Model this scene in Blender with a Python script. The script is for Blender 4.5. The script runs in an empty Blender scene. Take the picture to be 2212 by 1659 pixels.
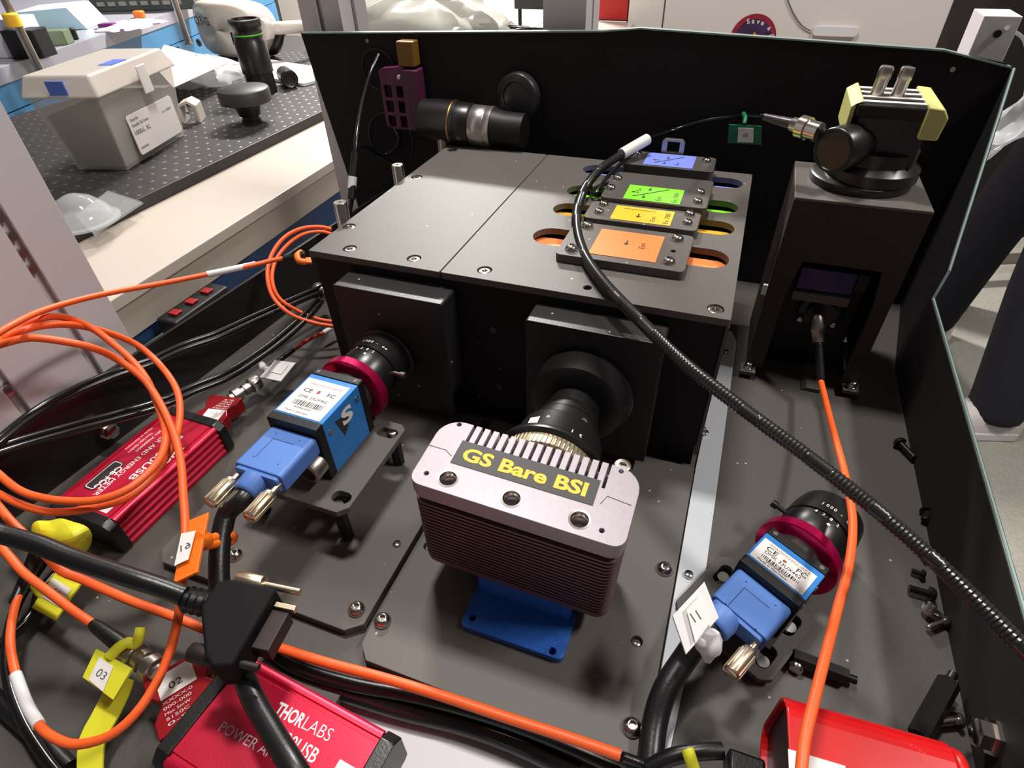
import bpy, bmesh, math, random
from mathutils import Vector, Matrix
random.seed(7)
K = 0.0014            # design unit -> metre
PI = math.pi
C = bpy.context.scene.collection
# ------------------------------------------------------------------ camera
F_PX, W_PX, H_PX = 1260.0, 2212, 1659
CAM = Vector((0, 0, 260))
def cam_axes(a, b, g):
    ca, sa, cb, sb, cg, sg = math.cos(a), math.sin(a), math.cos(b), math.sin(b), math.cos(g), math.sin(g)
    f = Vector((sa*cb, ca*cb, -sb)); r = Vector((ca, -sa, 0)); d = f.cross(r)
    return cg*r+sg*d, -sg*r+cg*d, f
R_, D_, F_ = cam_axes(-.3762, .6978, .035)
cd = bpy.data.cameras.new('camera'); cam = bpy.data.objects.new('camera', cd); C.objects.link(cam)
cd.sensor_width = 36; cd.lens = F_PX/W_PX*36; cd.clip_start = .01; cd.clip_end = 60
m = Matrix.Identity(4)
for i, v in enumerate((R_, -D_, -F_)):
    for j in range(3): m[j][i] = v[j]
m.translation = CAM*K
cam.matrix_world = m
bpy.context.scene.camera = cam
# ------------------------------------------------------------------ world, lamps, exposure
w = bpy.data.worlds.new('world'); bpy.context.scene.world = w; w.use_nodes = True
w.node_tree.nodes['Background'].inputs[0].default_value = (1, .97, .95, 1)
w.node_tree.nodes['Background'].inputs[1].default_value = .10
def area(name, loc, sx, sy, power, col=(1, .97, .93)):
    l = bpy.data.lights.new(name, 'AREA'); l.shape = 'RECTANGLE'; l.size = sx*K; l.size_y = sy*K
    l.energy = power; l.color = col
    o = bpy.data.objects.new(name, l); o.location = Vector(loc)*K; C.objects.link(o); return o
area('ceiling_light', (-950, 2050, 1320), 420, 130, 235)
area('ceiling_light', (-250, 520, 1320), 200, 120, 34)
area('ceiling_light', (850, 430, 1320), 120, 380, 38)
area('ceiling_light', (-1500, 1900, 1320), 600, 150, 20)
vs = bpy.context.scene.view_settings
vs.view_transform = 'Standard'; vs.look = 'None'; vs.exposure = -0.25; vs.gamma = 1; vs.use_curve_mapping = False

# ------------------------------------------------------------------ materials
def lin(c): return tuple(((v/255)/12.92 if v/255 <= .04045 else ((v/255+.055)/1.055)**2.4) for v in c)
MATS = {}
def mat(name, rgb, rough=.5, metal=0, bump=0, bscale=900, var=0, vscale=300, spec=.5, alpha=None, trans=0, dust=0, aniso=None, coat=0, sheen=0):
    if name in MATS: return MATS[name]
    m = bpy.data.materials.new(name); m.use_nodes = True; n = m.node_tree.nodes; l = m.node_tree.links
    b = n['Principled BSDF']; col = (*lin(rgb), 1)
    b.inputs['Base Color'].default_value = col; b.inputs['Roughness'].default_value = rough
    b.inputs['Metallic'].default_value = metal; b.inputs['Specular IOR Level'].default_value = spec
    b.inputs['Transmission Weight'].default_value = trans; b.inputs['Coat Weight'].default_value = coat
    if alpha is not None: b.inputs['Alpha'].default_value = alpha
    tc = n.new('ShaderNodeTexCoord')
    out = None
    if var:
        t = n.new('ShaderNodeTexNoise'); t.inputs['Scale'].default_value = vscale; t.inputs['Detail'].default_value = 4
        l.new(tc.outputs['Object'], t.inputs['Vector'])
        r = n.new('ShaderNodeMapRange'); r.inputs[1].default_value = .3; r.inputs[2].default_value = .7
        r.inputs[3].default_value = 1-var; r.inputs[4].default_value = 1+var; l.new(t.outputs[0], r.inputs[0])
        v = n.new('ShaderNodeMix'); v.data_type = 'RGBA'; v.blend_type = 'MULTIPLY'; v.inputs[0].default_value = 1
        v.inputs[6].default_value = col; l.new(r.outputs[0], v.inputs[7]); out = v.outputs[2]
        l.new(out, b.inputs['Base Color'])
    if dust:
        t = n.new('ShaderNodeTexVoronoi'); t.inputs['Scale'].default_value = 55; l.new(tc.outputs['Object'], t.inputs['Vector'])
        r = n.new('ShaderNodeMath'); r.operation = 'LESS_THAN'; r.inputs[1].default_value = dust; l.new(t.outputs['Distance'], r.inputs[0])
        v = n.new('ShaderNodeMix'); v.data_type = 'RGBA'; l.new(r.outputs[0], v.inputs[0])
        if out: l.new(out, v.inputs[6])
        else: v.inputs[6].default_value = col
        v.inputs[7].default_value = (.45, .43, .4, 1); l.new(v.outputs[2], b.inputs['Base Color'])
    if bump:
        t = n.new('ShaderNodeTexNoise'); t.inputs['Scale'].default_value = bscale; t.inputs['Detail'].default_value = 3
        l.new(tc.outputs['Object'], t.inputs['Vector'])
        u = n.new('ShaderNodeBump'); u.inputs['Strength'].default_value = bump; u.inputs['Distance'].default_value = .0004
        l.new(t.outputs[0], u.inputs['Height']); l.new(u.outputs[0], b.inputs['Normal'])
    MATS[name] = m; return m
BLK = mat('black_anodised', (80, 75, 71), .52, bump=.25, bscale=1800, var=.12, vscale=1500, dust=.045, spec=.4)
BLK2 = mat('black_anodised_plate', (96, 90, 86), .52, bump=.25, bscale=1800, var=.12, vscale=1500, dust=.05, spec=.35)
WALLB = mat('black_painted_sheet', (38, 35, 36), .7, bump=.2, bscale=1200, spec=.18, var=.1)
DKP = mat('dark_paint', (20, 19, 19), .5, spec=.4, bump=.1)
LENS = mat('lens_black', (24, 23, 23), .32, spec=.6, bump=.05)
RUB = mat('black_rubber', (22, 21, 22), .34, bump=.2, bscale=700)
RUBG = mat('glossy_cable_black', (20, 19, 20), .22, spec=.6)
STEEL = mat('polished_steel', (205, 198, 192), .2, 1)
STEELR = mat('brushed_steel', (180, 172, 164), .35, 1, bump=.15, bscale=600)
GOLD = mat('nickel_plated', (245, 226, 196), .3, 1)
BRASS = mat('brass', (190, 150, 70), .35, 1)
WHT = mat('white_label', (236, 230, 226), .6, var=.02)
WPL = mat('white_plastic', (226, 222, 222), .4)
ALU = mat('pinkish_aluminium', (160, 150, 157), .42, .25, bump=.15, bscale=1500, var=.04)
FIN = mat('brown_grey_aluminium', (110, 82, 84), .45, .35, bump=.1)
YEL = mat('yellow_print', (246, 190, 45), .6)
INK = mat('dark_ink', (50, 46, 46), .7)
WINK = mat('white_ink', (225, 215, 215), .6)
BLUE3D = mat('blue_printed_plastic', (38, 98, 190), .45, bump=.5, bscale=500, var=.1)
CABB = mat('blue_camera_housing', (45, 125, 200), .4)
PLUG = mat('blue_plug_rubber', (84, 126, 200), .5, bump=.1)
MAG = mat('magenta_anodised', (205, 20, 90), .25, .7)
RED = mat('red_anodised', (205, 28, 62), .36, .45, bump=.1, bscale=900)
REDP = mat('red_painted_metal', (205, 18, 22), .3, 0, coat=.3)
REDC = mat('red_anodised_dark', (160, 14, 28), .35, .4)
ORG = mat('orange_cable', (250, 100, 40), .45, bump=.05)
REDO = mat('red_orange_cable', (210, 60, 30), .45)
ORT = mat('orange_tag', (252, 120, 30), .4)
YLW = mat('yellow_tag', (225, 220, 50), .45)
GRN = mat('green_sticker', (130, 225, 40), .55)
YLS = mat('amber_sticker', (252, 195, 50), .55)
ORS = mat('orange_sticker', (255, 140, 75), .55)
BLS = mat('periwinkle_sticker', (125, 140, 235), .55)
DGRN = mat('green_tag', (20, 110, 70), .5)
STRIP = mat('pale_aluminium_strip', (200, 203, 208), .4, .1, bump=.1)
PROF = mat('grey_extrusion', (222, 214, 216), .4, .0, bump=.1, bscale=900)
PROFD = mat('slot_shadow_grey', (120, 105, 100), .5)
TABLE = mat('pale_table_top', (205, 200, 205), .45, bump=.1)
BREAD = mat('black_breadboard', (46, 43, 43), .5, bump=.3, var=.2, vscale=60)
HOLE = mat('hole_dark', (8, 8, 8), .8)
BEAM = mat('cream_steel', (186, 175, 163), .5)
BBLUE = mat('blue_table_paint', (58, 118, 160), .5, var=.06, vscale=20)
DBLUE = mat('dark_blue_paint', (28, 62, 105), .45)
FLOORM = mat('grey_speckled_vinyl', (158, 154, 144), .6, var=.12, vscale=120, dust=0)
WALLM = mat('white_wall_paint', (222, 212, 206), .7, bump=.05)
PAPER = mat('cream_paper', (205, 196, 180), .7)
GREYP = mat('grey_plastic', (96, 98, 98), .5)
JEAN = mat('dark_navy_denim', (27, 26, 38), .9, bump=.8, bscale=900, var=.2, vscale=120)
FROST = mat('frosted_polypropylene', (225, 220, 215), .35, alpha=.42)
CLEAR = mat('clear_plastic_film', (230, 232, 235), .12, alpha=.4, coat=.3)
DGREY = mat('dark_grey_contents', (150, 145, 134), .7, var=.3, vscale=200)
HEADW = mat('white_headset_plastic', (205, 195, 184), .4)
REDW = mat('red_panel', (175, 30, 25), .6)
SKIN = mat('skin', (200, 150, 125), .6)
HAIR = mat('dark_hair', (30, 24, 22), .8)
GLASSB = mat('blue_filter_glass', (18, 40, 105), .3, spec=.6)

# ------------------------------------------------------------------ geometry helpers
I4 = Matrix.Identity(4)
def frame(pos, yaw=0, pitch=0, roll=0):
    return Matrix.Translation(Vector(pos)) @ (Matrix.Rotation(yaw, 4, 'Z') @ Matrix.Rotation(pitch, 4, 'Y') @ Matrix.Rotation(roll, 4, 'X'))
def ray(px, py): return (R_*(px-W_PX/2)+D_*(py-H_PX/2))/F_PX+F_
def ON(px, py, ax=2, val=0, F=I4):
    """where the sight line through a pixel of the photo meets the plane axis=val of frame F (F coordinates)"""
    i = F.inverted(); o = i @ CAM; d = i.to_3x3() @ ray(px, py)
    return o+d*((val-o[ax])/d[ax])
def U(px, py, z=0): return ON(px, py, 2, z)
def UX(px, py, x): return ON(px, py, 0, x)
def UY(px, py, y): return ON(px, py, 1, y)
def basis(d):
    d = Vector(d).normalized(); a = Vector((0, 0, 1)) if abs(d.z) < .9 else Vector((1, 0, 0))
    u = d.cross(a).normalized(); return u, d.cross(u).normalized(), d
def catmull(pts, step=3.0):
    P = [Vector(p) for p in pts]
    if len(P) < 3:
        n = max(1, int((P[1]-P[0]).length/step)); return [P[0].lerp(P[1], i/n) for i in range(n+1)]
    P = [2*P[0]-P[1]]+P+[2*P[-1]-P[-2]]; out = []
    for i in range(1, len(P)-2):
        a, b, c, d = P[i-1:i+3]; n = max(2, int((c-b).length/step))
        for k in range(n):
            t = k/n
            out.append(.5*((2*b)+(c-a)*t+(2*a-5*b+4*c-d)*t*t+(3*b-a-3*c+d)*t**3))
    out.append(P[-2]); return out
class MB:
    def __init__(s, F=I4): s.F = F; s.v = []; s.f = []
    def add(s, vs, fs):
        o = len(s.v); s.v += [s.F @ Vector(v) for v in vs]; s.f += [tuple(i+o for i in f) for f in fs]; return s
    def box(s, x0, y0, z0, x1, y1, z1):
        if x0 > x1: x0, x1 = x1, x0
        if y0 > y1: y0, y1 = y1, y0
        if z0 > z1: z0, z1 = z1, z0
        v = [(x, y, z) for z in (z0, z1) for y in (y0, y1) for x in (x0, x1)]
        return s.add(v, [(0, 2, 3, 1), (4, 5, 7, 6), (0, 1, 5, 4), (2, 6, 7, 3), (0, 4, 6, 2), (1, 3, 7, 5)])
    def prism(s, poly, z0, z1, ax=2, holes=()):
        """poly extruded along axis ax (0,1,2); polygon coordinates are the two other axes in order"""
        bm = bmesh.new(); es = []
        for loop in [poly]+list(holes):
            vs = [bm.verts.new((p[0], p[1], 0)) for p in loop]
            es += [bm.edges.new((vs[i], vs[(i+1) % len(vs)])) for i in range(len(vs))]
        if holes:
            bmesh.ops.triangle_fill(bm, edges=es, use_beauty=True, use_dissolve=False)
        else:
            bm.faces.new(list(bm.verts))
        bm.verts.index_update()
        bot = [tuple(v.co[:2]) for v in bm.verts]; n = len(bot); fs = []
        for f in bm.faces:
            ids = [v.index for v in f.verts]
            if f.normal.length == 0: f.normal_update()
            f.normal_update()
            if f.normal.z < 0: ids.reverse()
            fs += [tuple(i+n for i in ids), tuple(reversed(ids))]
        k = 0
        for li, loop in enumerate([poly]+list(holes)):
            L = len(loop); area2 = sum(loop[i][0]*loop[(i+1) % L][1]-loop[(i+1) % L][0]*loop[i][1] for i in range(L))
            for i in range(L):
                a, b = k+i, k+(i+1) % L
                q = (a, b, b+n, a+n)
                if (area2 < 0) != (li > 0): q = tuple(reversed(q))
                fs.append(q)
            k += L
        bm.free()
        def P(p, z): return (p[0], p[1], z) if ax == 2 else ((p[0], z, p[1]) if ax == 1 else (z, p[0], p[1]))
        if ax == 1: fs = [tuple(reversed(f)) for f in fs]
        return s.add([P(p, z0) for p in bot]+[P(p, z1) for p in bot], fs)
    def lathe(s, o, d, prof, n=32, cap=True):
        u, v, d = basis(d); o = Vector(o); vs = []; fs = []
        for t, r in prof:
            for i in range(n):
                a = 2*PI*i/n; vs.append(o+d*t+(u*math.cos(a)+v*math.sin(a))*max(r, 1e-3))
        for k in range(len(prof)-1):
            for i in range(n):
                j = (i+1) % n; fs.append((k*n+i, k*n+j, (k+1)*n+j, (k+1)*n+i))
        if cap: fs += [tuple(reversed(range(n))), tuple(range((len(prof)-1)*n, len(prof)*n))]
        return s.add(vs, fs)
    def cyl(s, a, b, r, r2=None, n=24):
        a = Vector(a); b = Vector(b); return s.lathe(a, b-a, [(0, r), ((b-a).length, r if r2 is None else r2)], n)
    def tube(s, pts, r, n=12, step=3, smooth=True, rf=None):
        P = catmull(pts, step) if smooth else [Vector(p) for p in pts]
        t0 = (P[1]-P[0]).normalized(); u, v, _ = basis(t0); vs = []; fs = []
        for k, p in enumerate(P):
            t = (P[min(k+1, len(P)-1)]-P[max(k-1, 0)]).normalized()
            u = (u-t*u.dot(t)).normalized(); v = t.cross(u); rr = rf(k) if rf else r
            for i in range(n):
                a = 2*PI*i/n; vs.append(p+(u*math.cos(a)+v*math.sin(a))*rr)
        for k in range(len(P)-1):
            for i in range(n):
                j = (i+1) % n; fs.append((k*n+i, k*n+j, (k+1)*n+j, (k+1)*n+i))
        fs += [tuple(reversed(range(n))), tuple(range((len(P)-1)*n, len(P)*n))]
        return s.add(vs, fs)
    def ribbon(s, pts, wd, th, step=3):
        """flat bent strip: pts path, wd half-width vector"""
        P = catmull(pts, step); wd = Vector(wd); vs = []; fs = []
        for k, p in enumerate(P):
            t = (P[min(k+1, len(P)-1)]-P[max(k-1, 0)]).normalized(); n_ = t.cross(wd).normalized()*th/2
            vs += [p-wd-n_, p+wd-n_, p+wd+n_, p-wd+n_]
        for k in range(len(P)-1):
            for i in range(4):
                j = (i+1) % 4; fs.append((k*4+i, k*4+j, (k+1)*4+j, (k+1)*4+i))
        e = (len(P)-1)*4; fs += [(3, 2, 1, 0), (e, e+1, e+2, e+3)]
        return s.add(vs, fs)
    def build(s, name, m, parent=None, bev=0, smooth=50, seg=2, **props):
        inv = (MW[parent.name].inverted() if parent else I4)
        me = bpy.data.meshes.new(name); bm = bmesh.new()
        vs = [bm.verts.new(inv @ v) for v in s.v]
        for f in s.f:
            try: bm.faces.new([vs[i] for i in f])
            except ValueError: pass
        bmesh.ops.recalc_face_normals(bm, faces=bm.faces)
        if bev:
            es = [e for e in bm.edges if len(e.link_faces) == 2 and e.calc_face_angle(0) > .5]
            bmesh.ops.bevel(bm, geom=es, offset=bev, segments=seg, profile=.5, affect='EDGES', clamp_overlap=True)
        bmesh.ops.scale(bm, vec=(K, K, K), verts=bm.verts)
        bm.to_mesh(me); bm.free(); me.materials.append(m)
        big_ = (bev*3*K)**2
        me.set_sharp_from_angle(angle=math.radians(smooth))
        for p in me.polygons: p.use_smooth = not (bev and p.area > big_)
        o = bpy.data.objects.new(name, me); C.objects.link(o)
        if parent: o.parent = parent; MW[o.name] = MW[parent.name]
        else: MW[o.name] = I4
        for k, v in props.items(): o[k] = v
        return o
MW = {}
def thing(name, label, cat, F=I4, group=None):
    o = bpy.data.objects.new(name, None); C.objects.link(o); o.empty_display_size = .01
    if not isinstance(F, Matrix): F = Matrix.Translation(Vector(F))
    M = F.copy(); M.translation = F.translation*K; o.matrix_world = M; MW[o.name] = F
    o['label'] = label; o['category'] = cat
    if group: o['group'] = group
    return o
def tag(o, label, cat, group=None):
    o['label'] = label; o['category'] = cat
    if group: o['group'] = group
    return o
def solo(name, mb, m, label, cat, group=None, bev=0, at=None):
    """a one-mesh thing, origin at its own base"""
    if at is None:
        xs = [v.x for v in mb.v]; ys = [v.y for v in mb.v]; zs = [v.z for v in mb.v]
        at = ((min(xs)+max(xs))/2, (min(ys)+max(ys))/2, min(zs))
    at = Vector(at); mb.v = [v-at for v in mb.v]
    o = mb.build(name, m, None, bev); o.location = at*K; MW[o.name] = Matrix.Translation(at)
    return tag(o, label, cat, group)
def dup(root, loc, label=None, rotz=None):
    r = root.copy(); C.objects.link(r); r.location = Vector(loc)*K
    F = Matrix.Translation(Vector(loc))
    if rotz is not None: r.rotation_euler = (0, 0, rotz); F = F @ Matrix.Rotation(rotz, 4, 'Z')
    MW[r.name] = F
    if label: r['label'] = label
    for ch in list(root.children):
        c = ch.copy(); C.objects.link(c); c.parent = r
        for g in list(ch.children):
            d = g.copy(); C.objects.link(d); d.parent = c
    return r
def text(s, O, xd, yd, size, m, parent, fit=None, bold=0, name='lettering', depth=.06, label=None):
    """flat lettering: origin O, reading direction xd, up direction yd; size = cap height in units; fit = total width"""
    cu = bpy.data.curves.new('t', 'FONT'); cu.body = s; cu.size = 1; cu.offset = bold; cu.resolution_u = 3
    to = bpy.data.objects.new('t', cu); C.objects.link(to)
    bpy.context.view_layer.update()
    me = bpy.data.meshes.new_from_object(to.evaluated_get(bpy.context.evaluated_depsgraph_get()))
    bpy.data.objects.remove(to); 
    if not me.vertices: return
    xs = [v.co.x for v in me.vertices]; x0, x1 = min(xs), max(xs)
    sy = size/.72; sx = (fit/(x1-x0)) if fit else sy
    xd = Vector(xd).normalized(); yd = Vector(yd); yd = (yd-xd*yd.dot(xd)).normalized(); nd = xd.cross(yd)
    mb = MB(); O = Vector(O)
    vs = [O+xd*(v.co.x-x0)*sx+yd*v.co.y*sy+nd*depth for v in me.vertices]
    mb.v = vs; mb.f = [tuple(p.vertices) for p in me.polygons]
    o = mb.build(name, m, parent)
    bpy.data.meshes.remove(me)
    if label: o['label'] = label
    return o
def rect(x0, y0, x1, y1, r=0, n=5):
    if r <= 0: return [(x0, y0), (x1, y0), (x1, y1), (x0, y1)]
    o = []
    for cx, cy, a in ((x1-r, y0+r, -PI/2), (x1-r, y1-r, 0), (x0+r, y1-r, PI/2), (x0+r, y0+r, PI)):
        o += [(cx+r*math.cos(a+PI/2*i/n), cy+r*math.sin(a+PI/2*i/n)) for i in range(n+1)]
    return o
def circ(x, y, r, n=20): return [(x+r*math.cos(2*PI*i/n), y+r*math.sin(2*PI*i/n)) for i in range(n)]
def slot(x0, x1, y, r, n=10):
    return [(x1-r+r*math.cos(-PI/2+PI*i/n), y+r*math.sin(-PI/2+PI*i/n)) for i in range(n+1)] + \
           [(x0+r+r*math.cos(PI/2+PI*i/n), y+r*math.sin(PI/2+PI*i/n)) for i in range(n+1)]
def card(poly3, th):
    """plate from a (nearly planar) 3-D polygon with thickness"""
    P = [Vector(p) for p in poly3]; n = (P[1]-P[0]).cross(P[2]-P[0]).normalized()*th; L = len(P)
    return MB().add(P+[p-n for p in P], [tuple(range(L)), tuple(reversed(range(L, 2*L)))]+[(i, i+L, (i+1) % L+L, (i+1) % L) for i in range(L)])

# ================================================================== SETTING
FZ = -600
FLOOR = MB().box(-2600, -900, FZ-20, 1800, 3300, FZ).build('floor', FLOORM, kind='structure')
WB = MB().box(-2600, 3200, FZ, 1800, 3240, 1330).build('wall_back', WALLM, kind='structure')
cl = MB().box(-2600, -900, 1335, 1800, 3300, 1350).build('ceiling', mat('ceiling_grey_tile', (150, 147, 143), .8), kind='structure')

# white partition cabinet wall panel behind the enclosure with red panel, round sticker, cord cover
PY_ = 1500
t = thing('wall_cabinet', 'white panelled partition with red panel and round sticker behind the black enclosure', 'partition', (0, PY_, FZ))
MB().box(-287, PY_, FZ, -212, PY_+40, 420).build('panel', WALLM, t, 2)
MB().box(-209, PY_, FZ, 322, PY_+40, 420).build('panel', WALLM, t, 2)
MB().box(-362, PY_+2, 40, -290, PY_+40, 420).build('red_panel', REDW, t, label='dark red panel')
MB().box(-362, PY_+1, FZ, -290, PY_+40, 38).build('panel', WALLM, t, 2)
a = UY(1625, 85, PY_-2)
st = MB().lathe((a.x, PY_+.5, a.z), (0, -1, 0), [(0, 46), (1.2, 46)], 48).build('sticker', mat('crimson_print', (150, 30, 50), .5), t, label='round crimson sticker')
MB().lathe((a.x, PY_-1, a.z), (0, -1, 0), [(0, 37), (.6, 37)], 48).build('sticker_centre', mat('violet_print', (60, 35, 75), .5, var=.4, vscale=30), st)
MB().prism([(a.x-10, a.z-6), (a.x+2, a.z+14), (a.x+16, a.z-4)], PY_-1.8, PY_-2.2, 1).build('sticker_centre', mat('orange_print', (230, 150, 60), .5), st)
for i, ch in enumerate('Save a p'):
    th = math.radians(110-i*13)
    text(ch, (a.x+39*math.cos(th)-3, PY_-1.9, a.z+29*math.sin(th)), (math.sin(th), 0, -math.cos(th)), (math.cos(th), 0, math.sin(th)), 9, WINK, st, bold=.03) if ch != ' ' else 0
b = UY(1805, 68, PY_-8)
cv = thing('cord_cover', 'white oblong cord cover on the white partition at the end of a thin wire', 'cover', (b.x, PY_, b.z))
MB().prism(rect(b.x-42, b.z-9, b.x+42, b.z+9, 8), PY_, PY_-9, 1).build('cover_body', WPL, cv, 1)
MB().tube([UY(*p, PY_-4) for p in ((1700, -5), (1712, 25), (1732, 55), (1752, 67))], 1.2, 8, 10).build('wire', GREYP, cv)
solo('dark_door_panel', MB().box(330, 1600, FZ, 640, 1640, 600), mat('dark_brown_door', (52, 46, 44), .6), 'dark brown door panel right of the white partition', 'door', bev=2)

# benches beyond the enclosure
t = thing('rear_bench', 'pale laboratory bench beyond the enclosure with plastic bags on it', 'bench', (-350, 1000, FZ))
MB().box(-470, 700, 24, -270, 1496, 37).build('bench_top', mat('pale_bench_top', (192, 188, 178), .12), t, 1.5)
MB().box(-880, 1330, 24, -472, 1496, 37).build('bench_top', MATS['pale_bench_top'], t, 1.5)
for x, y in ((-450, 730), (-290, 730), (-450, 1470), (-290, 1470), (-860, 1470)):
    MB().box(x-12, y-12, FZ, x+12, y+12, 24).build('leg', PROF, t, 1)
def puffy(name, x0, y0, z0, x1, y1, z1, seed, m=CLEAR, label='', cat='bag', n=22):
    random.seed(seed); mb = MB(); vs = []; fs = []
    cx, cy, cz = (x0+x1)/2, (y0+y1)/2, z0
    ph = [random.uniform(0, 6.28) for _ in range(8)]
    for i in range(n+1):
        v = i/n*PI/2*1.02
        for j in range(2*n):
            u = PI*j/n
            k = 1+.10*math.sin(5*u+ph[0])*math.cos(2*v)+.07*math.sin(11*u+ph[1]+3*v)+.05*math.sin(17*u+ph[2]-5*v)
            c, s_ = abs(math.cos(u))**.6*math.copysign(1, math.cos(u)), abs(math.sin(u))**.6*math.copysign(1, math.sin(u))
            vs.append((cx+(x1-x0)/2*c*math.cos(v)*k, cy+(y1-y0)/2*s_*math.cos(v)*k, cz+(z1-z0)*math.sin(v)*(1+.12*math.sin(7*u+ph[3]))))
    for i in range(n):
        for j in range(2*n):
            j2 = (j+1) % (2*n); fs.append((i*2*n+j, i*2*n+j2, (i+1)*2*n+j2, (i+1)*2*n+j))
    mb.add(vs, fs); mb.f.append(tuple(reversed(range(2*n))))
    return solo(name, mb, m, label, cat)
bA, bB = UY(770, 40, 1330), UY(1120, 30, 1330)
puffy('plastic_bag', bA.x, 1200, 37.3, bB.x-20, 1400, 105, 3, mat('milky_plastic_film', (168, 166, 158), .2, alpha=.75, coat=.4), 'large milky crumpled plastic bag on the pale bench between the two white posts', 'plastic bag')
bC = UY(1070, 40, 1300)
t = thing('cable_bundle', 'dark tangle of cables on the pale bench right of the milky plastic bag', 'cables', (bC.x, 1300, 37))
random.seed(5)
for k in range(5):
    pts = [(bC.x-45+i*34+random.uniform(-8, 8), 1300+random.uniform(-30, 30), 41+random.uniform(0, 14)) for i in range(5)]
    MB().tube(pts, 2.6, 8, 8).build('cable', RUB, t)
mA, mB, mC = UY(1112, 19, 1380), UY(1200, 26, 1380), UY(1122, 48, 1380)
t = thing('monitor', 'dark monitor on a thin stand on the pale bench beside the middle white post', 'monitor', (mC.x, 1380, 37))
MB().box(mA.x, 1376, mA.z, mB.x+40, 1388, 240).build('screen', mat('dark_grey_screen', (62, 60, 60), .5), t, 2)
MB().cyl((mC.x, 1384, 38), (mC.x, 1384, 110), 4).build('stand', RUB, t)
MB().cyl((mC.x, 1384, 37.3), (mC.x, 1384, 39), 22).build('base', RUB, t)

# frame posts (aluminium profile) around the enclosure
def post(cx, cy, sx, sy, z0, z1, slots, label, m=PROF, hole=None):
    t = thing('frame_post', label, 'post', (cx, cy, z0))
    x0, x1, y0, y1 = cx-sx/2, cx+sx/2, cy-sy/2, cy+sy/2
    g = 2.6
    P = [(x0, y0)]
    for s_ in slots.get('s', []): P += [(s_-g, y0), (s_-g, y0+2.2), (s_-g*2, y0+5), (s_+g*2, y0+5), (s_+g, y0+2.2), (s_+g, y0)]
    P += [(x1, y0)]
    for s_ in slots.get('e', []): P += [(x1, s_-g), (x1-2.2, s_-g), (x1-5, s_-g*2), (x1-5, s_+g*2), (x1-2.2, s_+g), (x1, s_+g)]
    P += [(x1, y1), (x0, y1)]
    MB().prism(P, z0, z1).build('profile', m, t, .4)
    return t
# big left post: east face follows the left side panel
LP = post(-359, 150, 36, 100, -560, 700, {'e': [128, 172], 's': [-359]}, 'thick grey slotted aluminium post at the left edge outside the black side panel')
for i, (px, py) in enumerate(((15, 465), (40, 505), (65, 540), (85, 575))):
    q = UX(px, py, -343); MB().cyl((-345.5, 172, q.z), (-342.5, 172, q.z), 2.3, n=10).build('slot_nut', STEELR, LP)
for q in ((-344, 128, 62), (-344, 128, 125)):
    MB().lathe(q, (1, 0, 0), [(-2, 4), (0, 4), (1.2, 3)], 16).build('slot_bolt', STEEL, LP)
post(-364, 520, 42, 42, -560, 700, {'s': [-364], 'e': [520]}, 'white aluminium post rising behind the left end of the black back panel')
post(-144, 520, 34, 42, -560, 700, {'e': [520]}, 'white aluminium post rising behind the middle of the back panel')
e0, e1 = UY(2127, 34, 505), UY(2204, 50, 505)
rp = post((e0.x+e1.x)/2, 520, e1.x-e0.x, 30, -560, e0.z, {}, 'short white aluminium post with a bolt hole behind the right end of the back panel')
q = UY(2154, 73, 504.5); MB().cyl((q.x, 503.5, q.z), (q.x, 505.2, q.z), 2.2, n=16).build('bolt_hole', HOLE, rp)

# left bench with breadboard
t = thing('side_table', 'cream steel table left of the enclosure carrying a black breadboard', 'table', (-780, 800, FZ))
MB().prism([(-1060, 120), (-465, 120), (-500, 1310), (-1060, 1310)], -4, 7).build('table_top', BEAM, t, 1)
MB().prism([(-1050, 125), (-468, 125), (-503, 1300), (-1050, 1300)], -34, -4).build('apron', mat('cream_steel_shaded', (176, 165, 152), .5), t)  # same cream steel, darkened in colour for the shade on this face
MB().prism([(-1040, 135), (-474, 135), (-508, 1290), (-1040, 1290)], -210, -34.2).build('lower_drawer', DBLUE, t, 2, label='dark blue lower front')
for x, y in ((-1020, 160), (-515, 160), (-1020, 1270), (-535, 1270)):
    MB().box(x-18, y-18, FZ, x+18, y+18, -210).build('leg', BEAM, t, 1)
MB().box(-478, 285, -52, -436, 390, -49).build('ledge', mat('grey_ledge_strip', (120, 118, 118), .5), t, .4)
sb = thing('switch_strip', 'small black switch strip with red buttons on the ledge of the cream table', 'switch', (-455, 340, -48.8))
MB().box(-468, 303, -48.8, -444, 372, -28).build('strip_body', DKP, sb, 2)
for y_ in (316, 336, 356): MB().box(-461, y_-4, -28, -451, y_+4, -25.5).build('red_button', mat('red_button', (150, 20, 25), .4), sb, .6)
t = thing('breadboard', 'black optical breadboard with rows of threaded holes on the cream table', 'breadboard', (-800, 700, 8))
MB().box(-1055, 300, 7.1, -594, 1300, 20).build('plate', BREAD, t, .8)
hm = MB(); rim = MB()
for i in range(25):
    for j in range(46):
        x, y = -603-i*18.2, 310+j*18.2
        hm.lathe((x, y, 19.6), (0, 0, 1), [(0, 2.3), (.6, 2.3)], 8)
        rim.lathe((x, y, 19.5), (0, 0, 1), [(0, 3.0), (.62, 2.8), (.75, 2.3)], 8)
o = rim.build('hole_rim', STEELR, t); o['kind'] = 'stuff'
o = hm.build('threaded_hole', HOLE, t); o['kind'] = 'stuff'

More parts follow.
